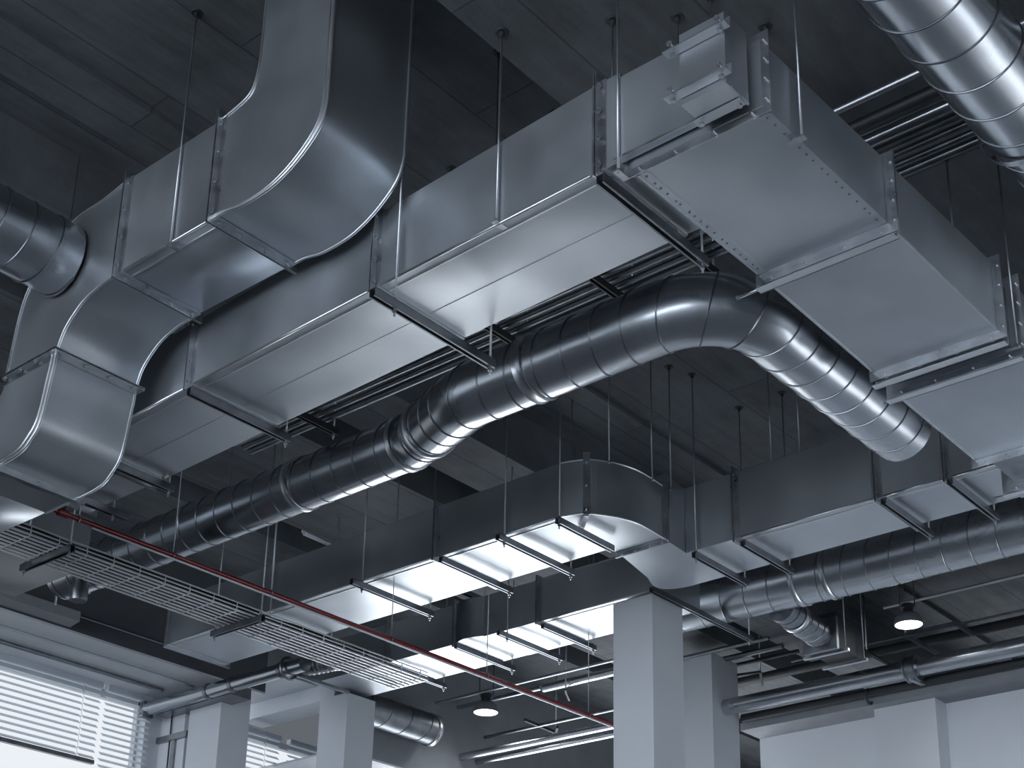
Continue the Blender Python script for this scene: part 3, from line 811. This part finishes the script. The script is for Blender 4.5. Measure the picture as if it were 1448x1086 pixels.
# window wall: bulkhead over a pale soffit, window openings below
struct(MB().box((X_MIN, YB, Z(HS)), (2.3*U, YB+.25, C_FAR)), 'wall_bulkhead', MAT['bulk'])
struct(MB().box((2.3*U, YB, Z(1.19)), (2.56*U, YB+.25, C_FAR)), 'wall_bulkhead', MAT['grey'])
struct(MB().box((2.56*U, YB, Z(1.04)), (X_MAX, YB+.25, C_FAR)), 'wall_bulkhead', MAT['grey'])
struct(MB().box((X_MIN, YB, Z(HS)-.02), (2.3*U, YW+.3, Z(HS))), 'trim_1', MAT['soffit'])
struct(MB().box((2.3*U, YB, Z(1.19)-.02), (2.56*U, YW+.3, Z(1.19))), 'trim_4', MAT['soffit'])
struct(MB().box((2.56*U, YB, Z(1.04)-.02), (X_MAX, YW+.3, Z(1.04))), 'trim_5', MAT['soffit'])
wz1 = Z(HS)-.02
wins = ((.6, 2.15, Z(.80), 'sky_blind'), (2.26, 2.86, Z(.2), 'sky_blind'), (2.96, 4.4, 1.0, 'sky'))
struct(MB().box((X_MIN, YW, 0), (wins[0][0]*U, YW+.3, wz1)), 'wall_left', MAT['bulk'])
for i, (xa, xb_, zs, mt) in enumerate(wins):
    xn = wins[i+1][0]*U if i+1 < len(wins) else X_MAX
    struct(MB().box((xb_*U, YW, 0), (xn, YW+.3, wz1)), 'wall_left_pier', MAT['white'])
    xa, xb_ = xa*U, xb_*U
    struct(MB().box((xa, YW, 0), (xb_, YW+.3, zs)), 'wall_left_sill', MAT['bulk'])
    w = struct(MB().box((xa, YW+.18, zs), (xb_, YW+.20, wz1)), 'window_%d' % (i+1), MAT[mt])
    mb = MB(); nmul = {0: 2, 1: 1}.get(i, 3)
    for k in range(nmul+1):
        x = xa+(xb_-xa)*k/nmul; mb.box((x-.03, YW+.10, zs), (x+.03, YW+.17, wz1))
    for z in (zs+.03, wz1-.04): mb.box((xa, YW+.10, z-.035), (xb_, YW+.17, z+.035))
    part(mb, 'window_frame', MAT['frame'], w)
def blind(label, xa, xb_, z0, z1, holes):
    o = thing('window_blind', label, 'blind', (xa, YW, z1), 'slatted window blinds')
    mb = MB(); z = z1-.06; t = math.radians(42); xs = [xa]+[v for h_ in holes for v in (h_-.012, h_+.012)]+[xb_]
    c, s = .026*math.cos(t), .026*math.sin(t)
    while z > z0+.03:
        for a, b in zip(xs[::2], xs[1::2]):
            mb.hexa([(a, YW-.05-c, z-s), (b, YW-.05-c, z-s), (b, YW-.05+c, z+s), (a, YW-.05+c, z+s),
                     (a, YW-.05-c, z-s+.002), (b, YW-.05-c, z-s+.002), (b, YW-.05+c, z+s+.002), (a, YW-.05+c, z+s+.002)])
        z -= .062
    part(mb, 'slats', MAT['blind'], o)
    part(MB().box((xa, YW-.085, z1-.05), (xb_, YW-.02, z1)), 'headrail', MAT['frame'], o)
    part(MB().box((xa, YW-.075, z0), (xb_, YW-.03, z0+.04)), 'bottom_rail', MAT['steel'], o)
    for x in holes: part(MB().cyl((x, YW-.05, z0), (x, YW-.05, z1-.05), .002, 6), 'cord', MAT['blind'], o)
    return o
xl = [at_y(px, 1000, YW/U).x for px in (60, 112, 140)]
blind('wide white slatted blind at the left picture edge, left of a bright gap', .6*U, xl[2]-.03, Z(.918), wz1, [xl[1]])
blind('white slatted blind between the bright gap and the framed panel wall', xl[2]+.03, at_y(211, 1000, YW/U).x, Z(.86), wz1, [])
xm = at_y(393, 1060, YW/U).x
blind('narrow white slatted blind between two columns, left of a bright gap', 2.27*U, xm-.03, Z(.3), wz1, [xm-.22])
blind('narrow white slatted blind just left of the column under the mesh tray', xm+.10, 2.85*U, Z(.3), wz1, [])
wz0 = 1.0
# short return wall with a framed panel
xp = 2.2*U
yA, yB_ = at_x(265, 985, 2.2).y, YW
struct(MB().box((xp, yA, 0), (xp+.12, yB_, wz1)), 'wall_return', MAT['white'])
yf0, yf1 = at_x(263, 1041, 2.2).y, at_x(205, 1052, 2.2).y; zf = at_x(235, 1047, 2.2).z
pn = thing('wall_panel', 'flush panel in a dark frame on the short white wall beside the corner window', 'panel', (xp, (yf0+yf1)/2, 1.0))
part(MB().box((xp-.012, yf0, 1.0), (xp-.002, yf1, zf-.03)), 'panel_board', MAT['white'], pn)
mb = MB(); mb.box((xp-.05, yf0-.06, zf-.03), (xp-.002, yf1+.03, zf+.03))
for yy in (at_x(248, 1060, 2.2).y, yf1): mb.box((xp-.04, yy-.025, 1.0), (xp-.002, yy+.025, zf-.03))
part(mb, 'panel_frame', MAT['steel'], pn)
yc = at_x(247, 1000, 2.2).y
solo(MB().cyl((xp-.02, yc, 1.0), (xp-.02, yc, wz1-.02), .008, 8), 'wall_conduit', MAT['steel'], 'thin vertical conduit crossing the framed wall panel', 'conduit')
# pipes under the soffit by the corner window
def pipe_px(label, pxs, h, rad, mat='steel', name='conduit', ext=(0, 0), axis=None, cat='pipe', group=None, n=14, extra=None):
    P, Q = [at(x, y, h) for x, y in pxs]
    if axis == 'x': P.y = Q.y = (P.y+Q.y)/2
    if axis == 'y': P.x = Q.x = (P.x+Q.x)/2
    d = (Q-P).normalized(); P, Q = P-d*ext[0], Q+d*ext[1]
    if extra is None: return solo(MB().cyl(P, Q, rad, n), name, MAT[mat], label, cat, group), P, Q
    o = thing(name, label, cat, P, group); part(MB().cyl(P, Q, rad, n), 'tube', MAT[mat], o); return o, P, Q
pipe_px('bright conduit under the pale soffit above the corner window', ((0, 884), (249, 963)), HS-.012, .014, 'rod', 'conduit', (2.5, .2), 'x', 'conduit', 'conduits under the soffit')
pipe_px('dark conduit nearer the blind under the pale soffit', ((0, 905), (215, 974)), HS-.012, .022, 'steel', 'conduit', (2.5, .1), 'x', 'conduit', 'conduits under the soffit')
pipe_px('thin ledge conduit along the dark bulkhead', ((0, 833), (214, 906)), 1.161, .012, 'steel', 'conduit', (2.5, .3), 'x', 'conduit')
# thick pipe along the top of the grey column
o, P, Q = pipe_px('thick metal pipe resting across the top of the grey column at the lower left', ((205, 1001), (430, 942)), 1.085, .068, 'spiral', 'metal_pipe', (0, .05), 'y', 'pipe', None, 28, True)
for k, px in enumerate((296, 330, 398)):
    q = at_x(px, 975, P.x/U); q.z = P.z
    part(MB().sweep([q-Vector((0, .02, 0)), q+Vector((0, .02, 0))], .076, 28), 'pipe_band', MAT['steel'], o)
part(MB().box((P.x-.06, P.y-.01, P.z-.09), (P.x+.06, P.y+.06, P.z+.07)), 'end_bracket', MAT['steel'], o)
pl = at(250, 985, 1.09)
solo(MB().box((P.x+.11, pl.y-.62, pl.z-.05), (P.x+.36, pl.y+.55, pl.z+.06)), 'duct_box', MAT['steel'], 'flat grey box tucked behind the thick pipe under the soffit', 'duct')
# elbow and clamp near the mesh tray
qc = at_x(408, 955, P.x/U)
mb = MB(); mb.sweep([(P.x-.10*math.cos(a*math.pi/12), qc.y, P.z+.10*math.sin(a*math.pi/12)) for a in range(24)], .014, 8, closed=True)
cl = thing('pipe_clamp', 'round strap clamp with a side arm at the right end of the thick pipe', 'clamp', (P.x, qc.y, P.z))
part(mb, 'strap', MAT['steel'], cl)
A_, B_ = at(430, 958, 1.075), at(493, 979, 1.075); A_.y = B_.y = (A_.y+B_.y)/2
part(MB().bar(A_-Vector((.12, 0, 0)), B_, .03, .03), 'side_arm', MAT['steel'], cl)
# flexible grey bundle behind the clamp
A_, B_ = at(418, 945, 1.10), at(480, 934, 1.10)
mb = MB(); pts = [A_.lerp(B_, k/30) for k in range(31)]; mb.sweep(pts, [.085+.008*math.sin(k*2.2) for k in range(31)], 18)
solo(mb, 'flexible_duct', MAT['steel'], 'ribbed flexible duct between the thick pipe and the mesh tray end', 'duct')
# white downstand between the two left columns
xw = 2.47*U; w0, w1 = at_x(453, 993, 2.47), at_x(352, 1016, 2.47)
struct(MB().box((xw, 2.715*U, (w0.z+w1.z)/2), (xw+.3, YW+.1, Z(1.188))), 'wall_downstand', MAT['white'])
# pale plenum box behind the red pipe
pa, pb_ = at_y(20, 705, 2.17), at_y(127.5, 760, 2.17)
solo(MB().box((pa.x-.2, pa.y, Z(.998)), (pb_.x, pa.y+.9, Z(1.09))), 'plenum_box', MAT['duct'], 'pale sheet metal box behind the red pipe end, where the far round duct starts', 'duct')
# dark drum fixture by the tray
dq = at(112, 833, .975)
solo(MB().lathe((dq.x, dq.y, dq.z-.09), [(0, 0), (.06, 0), (.065, .02), (.065, .10), (.055, .12), (.055, .20), (0, .20)], 20), 'junction_drum', MAT['steel'], 'small grey drum fitting in the dark recess below the mesh tray', 'fitting')
o = thing('hanger_rod', 'bright rod dropping below the mesh tray into the dark recess', 'rod', at(78, 855, 1.10), 'threaded hanger rods')
p = at(78, 855, 1.10); part(MB().cyl(p, Vector((p.x, p.y, C_FAR)), .008, 8), 'rod', MAT['rod'], o)
dd = at(55, 860, 1.135)
solo(MB().prism([(dd.x-2.2, YB-.22), (at(120, 878, HS).x, YB-.22), (at(124, 880, HS).x, YB-.02), (dd.x-2.2, YB-.02)], Z(1.128), Z(1.15)), 'access_panel', MAT['grey'], 'tilted pale panel on the dark bulkhead at the left edge', 'panel')

# ---- partition on the right with its beam
XW = 3.36*U; ZP = Z(1.123)
struct(MB().box((XW, 0, 0), (XW+.25, 2.02*U, ZP+.02)), 'wall_right', MAT['white'])
# the same wall goes on past the eye; unseen window band added for duct highlights
gy0, gy1 = -2.2*U, -.0*U
struct(MB().box((XW, gy0, 0), (XW+.25, gy1, .3)).box((XW, gy0, 2.6), (XW+.25, gy1, ZP+.02)), 'wall_right_sill', MAT['white'])
w = struct(MB().box((XW+.16, gy0, .3), (XW+.18, gy1, 2.6)), 'window_4', MAT['sky_side'])  # added, unseen glowing band for the duct highlights
mb = MB()
for k in range(7):
    y = gy0+(gy1-gy0)*k/6; mb.box((XW+.06, y-.04, .3), (XW+.14, y+.04, 2.6))
for z in (.34, 1.45, 2.56): mb.box((XW+.06, gy0, z-.04), (XW+.14, gy1, z+.04))
part(mb, 'window_frame', MAT['frame'], w)
pf = 3.30*U
ya, yb = at_x(1322, 988, 3.30).y, at_x(1236, 1003, 3.30).y
struct(MB().box((pf, ya, 0), (XW, yb, ZP)), 'wall_right_pilaster', MAT['white'])
struct(MB().box((3.265*U, -2.5*U, ZP), (XW+.25, 2.02*U, ZP+.08)), 'trim_3', MAT['grey'])
# pipes on the partition
HL = 1.165
P, Q = at(1020, 998, HL), at(1448, 917, HL); P.x = Q.x = (P.x+Q.x)/2
mp = thing('metal_pipe', 'thick metal pipe running along the top of the white wall at lower right', 'pipe', P)
Q.y -= 5.0
part(MB().sweep([P+Vector((0, .02, 0)), P, Q], [.07, .085, .085], 28), 'tube', MAT['spiral'], mp)
def clamp(label, px, py, big=1.0):
    q = at_x(px, py, P.x/U); q.z = P.z
    c = thing('pipe_clamp', label, 'clamp', q, 'pipe clamps on the right wall')
    mb = MB()
    for dy in (-.05, .05):
        mb.sweep([(q.x+.105*big*math.cos(a*math.pi/14), q.y+dy, q.z+.105*big*math.sin(a*math.pi/14)) for a in range(28)], .012, 6, closed=True)
    part(mb, 'strap_rings', MAT['steel'], c)
    part(MB().sweep([(q.x, q.y-.06, q.z), (q.x, q.y+.06, q.z)], .100*big, 28), 'strap_band', MAT['steel'], c)
    part(MB().bar((q.x-.05, q.y, q.z-.10*big), (3.235*U, q.y, ZP+.07), .05, .03), 'support_arm', MAT['zinc'], c)
    return c
clamp('wide strap clamp holding the thick pipe above the wall pilaster', 1291, 950, 1.18)
pipe_px('dark slim pipe under the thick pipe on the white wall', ((1050, 1016), (1448, 936)), 1.15, .045, 'dark', 'metal_pipe', (0, 1.2), 'y')
q = at(1229, 985, 1.14)
c = thing('pipe_clamp', 'small dark hook bracket left of the wall pilaster', 'clamp', q, 'pipe clamps on the right wall')
part(MB().sweep([(q.x+.07*math.cos(a*math.pi/12), q.y, q.z+.07*math.sin(a*math.pi/12)) for a in range(6, 22)], .014, 8), 'hook', MAT['dark'], c)

# ================================================================== lamps
def lamp(label, px, py, h, rpx, rods=((-9, 0), (9, 0))):
    c = at(px, py, h); r_ = rpx*depth(c)/FPX
    o = thing('pendant_lamp', label, 'lamp', c, 'hanging dome lamps')
    s = r_/.125
    part(MB().lathe(c, [(.125*s, 0), (.13*s, .005), (.128*s, .03*s), (.115*s, .075*s), (.085*s, .105*s), (.05*s, .115*s), (.0, .116*s)], 40), 'shade', MAT['lampbody'], o)
    part(MB().lathe(c, [(0, .004), (.122*s, .004)], 40), 'glowing_disc', MAT['lamp'], o)
    part(MB().lathe(c, [(.0, .11*s), (.05*s, .112*s), (.05*s, .16*s), (.06*s, .165*s), (.06*s, .20*s), (0, .20*s)], 24), 'neck', MAT['dark'], o)
    for k in (-1, 1):
        part(MB().cyl(c+Vector((.05*s*k, -.05*s*k, .19*s)), Vector((c.x+.05*s*k, c.y-.05*s*k, ceil_z(c))), .006, 8), 'suspension_rod', MAT['dark'], o)
    return c
lamp1 = lamp('hanging dome lamp glowing at lower right under the round duct', 1285, 884, 1.2, 19.3)
lamp2 = lamp('hanging dome lamp glowing below the lower duct, left of the tall white column', 687, 1008, 1.2, 17.2)

# ================================================================== conduits near the ceiling behind the broad right duct
HC = 1.222
specs = [(1180, 158, 1306, 100, .017, 'rod'), (1206, 181, 1322, 130, .034, 'dark'), (1212, 190, 1330, 137, .018, 'spiral'), (1224, 203, 1340, 148, .034, 'spiral'),
         (1236, 217, 1348, 166, .024, 'steel'), (1246, 228, 1356, 180, .020, 'steel'), (1257, 238, 1366, 192, .018, 'steel'), (1266, 245, 1378, 205, .024, 'steel')]
names = ['slim bright conduit near the ceiling, set apart above the bundle', 'dark conduit, topmost of the bundle under the near ceiling', 'narrow shiny conduit second in the bundle under the near ceiling', 'thickest shiny conduit of the bundle under the near ceiling',
         'dull conduit just below the thickest shiny one', 'slim dull conduit in the middle of the lower half of the bundle', 'slim dull conduit last but one in the bundle', 'dull conduit lowest in the bundle, nearest the round duct']
for (x0, y0, x1, y1, rr, mt), lb in zip(specs, names):
    P, Q = at(x0, y0, HC), at(x1, y1, HC); P.x = Q.x = (P.x+Q.x)/2
    Q.y -= 2.2; P.y = 1.95*U
    solo(MB().cyl(P, Q, rr, 14), 'conduit', MAT[mt], lb, 'conduit', 'conduits bundled under the near ceiling')
for k, (yy, lb) in enumerate(((.98, 'dark cross bar carrying the conduits just beyond the broad duct'), (1.12, 'dark cross bar carrying the conduits beyond the middle of the big duct'), (1.32, 'dark cross bar carrying the conduits beyond the round elbow'), (1.75, 'dark cross bar carrying the conduits in the far bay'))):
    trapeze(lb, M(1.36, yy, HC-.018), M(1.56, yy, HC-.018), [.04, .96], group='cross bars carrying the conduits', mat='dark')
a, b = at(1312, 0, 1.15), at(1424, 131, 1.15)
q = at(1441, 175, 1.15); q = Vector((q.x, a.y, a.z))
c = thing('pipe_clamp', 'strap clamp on the top right spiral duct at the picture edge', 'clamp', q)
part(MB().sweep([(q.x-.02, q.y, q.z), (q.x+.02, q.y, q.z)], .0515*U+.006, 48, caps=False), 'strap', MAT['zinc'], c)
part(MB().cyl((q.x, q.y, q.z+.0515*U), (q.x, q.y, C_NEAR), .006, 8), 'rod', MAT['rod'], c)
# white tube batten on the far ceiling band
A_, B_ = at(430, 750, 1.372), at(466, 767, 1.372); A_.y = B_.y = (A_.y+B_.y)/2
bt = thing('tube_batten', 'small pale twin tube batten on the far ceiling above the glaring duct', 'light fitting', A_)
part(MB().bar(A_, B_+Vector((.1, 0, 0)), .05, .03), 'housing', MAT['frame'], bt)
for k in (-1, 1): part(MB().cyl(A_+Vector((.02, .018*k, -.022)), B_+Vector((.08, .018*k, -.022)), .012, 10), 'tube', MAT['white'], bt)

# ================================================================== right background: fan coil branch, struts, conduits
tq = at(1104, 862, 1.165); te = at(1158, 922, 1.165)
tq = Vector((2.66*U, tq.y, Z(1.17))); 
te = Vector((2.85*U, tq.y+.05, Z(1.165)))
spiral('short small branch pipe under the far round duct ending at a fan box', [(tq, .031*U, 0), (te, .031*U, 0)], .12, seg=36, collars=[(.35, .05)], mat='steel')
fb = thing('fan_box', 'dark fan box with a flanged plate at the end of the small branch pipe', 'fan unit', te)
part(MB().box((te.x-.02, te.y-.17, te.z-.16), (te.x+.02, te.y+.17, te.z+.14)), 'flange_plate', MAT['steel'], fb)
part(MB().box((te.x+.02, te.y-.15, te.z-.13), (te.x+.5, te.y+.15, te.z+.20)), 'casing', MAT['dark'], fb)
for k, (xx, yy, lb) in enumerate(((te.x+.08, te.y-.20, 'rod holding the fan box on its near side'), (te.x+.42, te.y-.20, 'rod holding the fan box at its far end'))):
    o = side_rod(lb, (xx, yy, te.z-.15), group='rods of the fan box')
    part(MB().bar((xx, yy-.03, te.z-.16), (xx, yy+.42, te.z-.16), .035, .025), 'support_bar', MAT['zinc'], o)
pipe_px('long thin conduit above the lamp at lower right', ((1250, 860), (1448, 812)), 1.3, .016, 'rod', 'conduit', (0, .6), 'y', 'conduit', 'conduits in the far right bay')
pipe_px('dark channel along the far right bay below the lamp', ((1150, 945), (1448, 873)), 1.3, .05, 'dark', 'conduit', (1.5, .5), 'y', 'conduit', 'conduits in the far right bay')
pipe_px('thin pale line conduit between lamp and dark channel', ((1310, 895), (1448, 860)), 1.3, .012, 'steel', 'conduit', (1.5, .5), 'y', 'conduit', 'conduits in the far right bay')
for (x0, y0, x1, y1, rr, mt, lb) in ((968, 930, 1075, 905, .022, 'steel', 'upper conduit right of the tall white column'), (968, 945, 1095, 916, .03, 'steel', 'second conduit right of the tall white column'),
                                     (968, 955, 1120, 925, .022, 'dark', 'third conduit right of the tall white column'), (968, 966, 1020, 955, .035, 'steel', 'short stout pipe just above the far column')):
    pipe_px(lb, ((x0, y0), (x1, y1)), 1.3, rr, mt, 'conduit', (.8, .1), 'y', 'conduit', 'conduits beside the tall white column')
def bracket_frame(label, pts, h, w=.035):
    P = [at(x, y, h) for x, y in pts]; o = thing('strut_frame', label, 'bracket', P[0], 'strut frames in the background')
    for a, b in zip(P[:-1], P[1:]):
        part(MB().bar(a, b, w, w), 'strut_bar', MAT['dark' if w < .035 else 'steel'], o)
    part(MB().cyl(P[1], Vector((P[1].x, P[1].y, ceil_z(P[1]))), .008, 8), 'rod', MAT['rod'], o)
    return o
bracket_frame('open strut frame hanging just below the right lamp', [(1335, 930), (1281, 898), (1352, 881), (1375, 897)], 1.25)
bracket_frame('small strut frame left of the thick pipe clamp', [(1210, 915), (1226, 921), (1258, 940)], 1.28, .02)
bracket_frame('small strut frame above the far column', [(1020, 958), (1075, 950), (1078, 968)], 1.27, .025)

# ================================================================== centre background, below the lower duct
pipe_px('thin conduit crossing behind the small lamp', ((600, 1000), (866, 932)), 1.25, .016, 'rod', 'conduit', (1, .2), 'y', 'conduit', 'pipes in the far centre bay')
pipe_px('bright short pipe left of the tall white column', ((768, 973), (866, 951)), 1.25, .045, 'spiral', 'metal_pipe', (0, .2), 'y', 'pipe', 'pipes in the far centre bay')
pipe_px('dull pipe continuing behind the small lamp', ((630, 1003), (768, 974)), 1.26, .026, 'spiral', 'metal_pipe', (.3, 0), 'y', 'pipe', 'pipes in the far centre bay')
pipe_px('upper of the two long shiny pipes at the bottom edge', ((700, 1056), (866, 1030)), 1.12, .042, 'spiral', 'metal_pipe', (3.2, .2), 'y', 'pipe', 'pipes in the far centre bay')
pipe_px('lower of the two long shiny pipes at the bottom edge', ((700, 1070), (866, 1041)), 1.12, .034, 'spiral', 'metal_pipe', (3.2, .2), 'y', 'pipe', 'pipes in the far centre bay')
pipe_px('dark conduit above the two long shiny pipes', ((650, 1050), (866, 1004)), 1.2, .02, 'steel', 'conduit', (1, .2), 'y', 'conduit', 'pipes in the far centre bay')
bracket_frame('strut arm below the bright short pipe', [(800, 975), (800, 978), (805, 990)], 1.22, .02)
bracket_frame('dark strut arm between the lamp and the tall white column', [(742, 1018), (786, 1036), (788, 1028)], 1.2, .03)
A_, B_ = at(515, 998, 1.15), at(606, 1034, 1.15); A_.y = B_.y = (A_.y+B_.y)/2
spiral('dark round duct right of the column under the mesh tray', [(A_, .17, 0), (B_, .17, 0)], .30, name='spiral_duct', mat='steel', seg=40, collars=[(.97, .06)])
bracket_frame('dark strut frame at the open end of the dark round duct', [(580, 1040), (612, 1036), (640, 1046)], 1.18, .035)

# dark far wall closing the bay, and the wall behind
struct(MB().box((X_MAX, Y_MIN, 0), (X_MAX+.3, Y_MAX, C_FAR+.3)), 'wall_far', MAT['grey'])

# ================================================================== light
def area(name, loc, size, energy, look, color=(.86, .93, 1.0)):
    l = bpy.data.lights.new(name, 'AREA'); l.shape = 'RECTANGLE'; l.size, l.size_y = size; l.energy = energy; l.color = color
    o = bpy.data.objects.new(name, l); COL.objects.link(o); o.location = loc
    o.rotation_mode = 'QUATERNION'; o.rotation_quaternion = (Vector(look)-Vector(loc)).to_track_quat('-Z', 'Y'); return o
for nm, c in (('lamp_light', lamp1), ('lamp_light', lamp2)):
    l = bpy.data.lights.new(nm, 'SPOT'); l.energy = 35; l.spot_size = 2.6; l.spot_blend = 1.0; l.shadow_soft_size = .12; l.color = (.93, .97, 1)
    o = bpy.data.objects.new(nm, l); COL.objects.link(o); o.location = c-UP*.02
W = bpy.data.worlds.new('World'); scn.world = W; W.use_nodes = True
nt = W.node_tree; bg = nt.nodes['Background']
tc = nt.nodes.new('ShaderNodeTexCoord'); sx = nt.nodes.new('ShaderNodeSeparateXYZ'); nt.links.new(tc.outputs['Generated'], sx.inputs[0])
mr = nt.nodes.new('ShaderNodeMapRange'); mr.inputs[1].default_value = -.45; mr.inputs[2].default_value = -.95; mr.inputs[3].default_value = .14; mr.inputs[4].default_value = 5.0
nt.links.new(sx.outputs[0], mr.inputs[0]); nt.links.new(mr.outputs[0], bg.inputs[1])
bg.inputs[0].default_value = (.80, .89, 1.0, 1)

# ================================================================== camera
cam = bpy.data.cameras.new('camera'); co = bpy.data.objects.new('camera', cam); COL.objects.link(co); scn.camera = co
cam.sensor_fit = 'HORIZONTAL'; cam.sensor_width = 36.0; cam.lens = FPX/1448*36.0
cam.shift_x = 0.0; cam.shift_y = (CY-543)/1448
cam.clip_start = .05; cam.clip_end = 200
m3 = Matrix((RR, -DD, -FF)).transposed()
co.matrix_world = Matrix.Translation(EYE) @ m3.to_4x4()
scn.view_settings.view_transform = 'Standard'; scn.view_settings.look = 'None'
scn.view_settings.exposure = 0.12; scn.view_settings.gamma = 1.0; scn.view_settings.use_curve_mapping = False
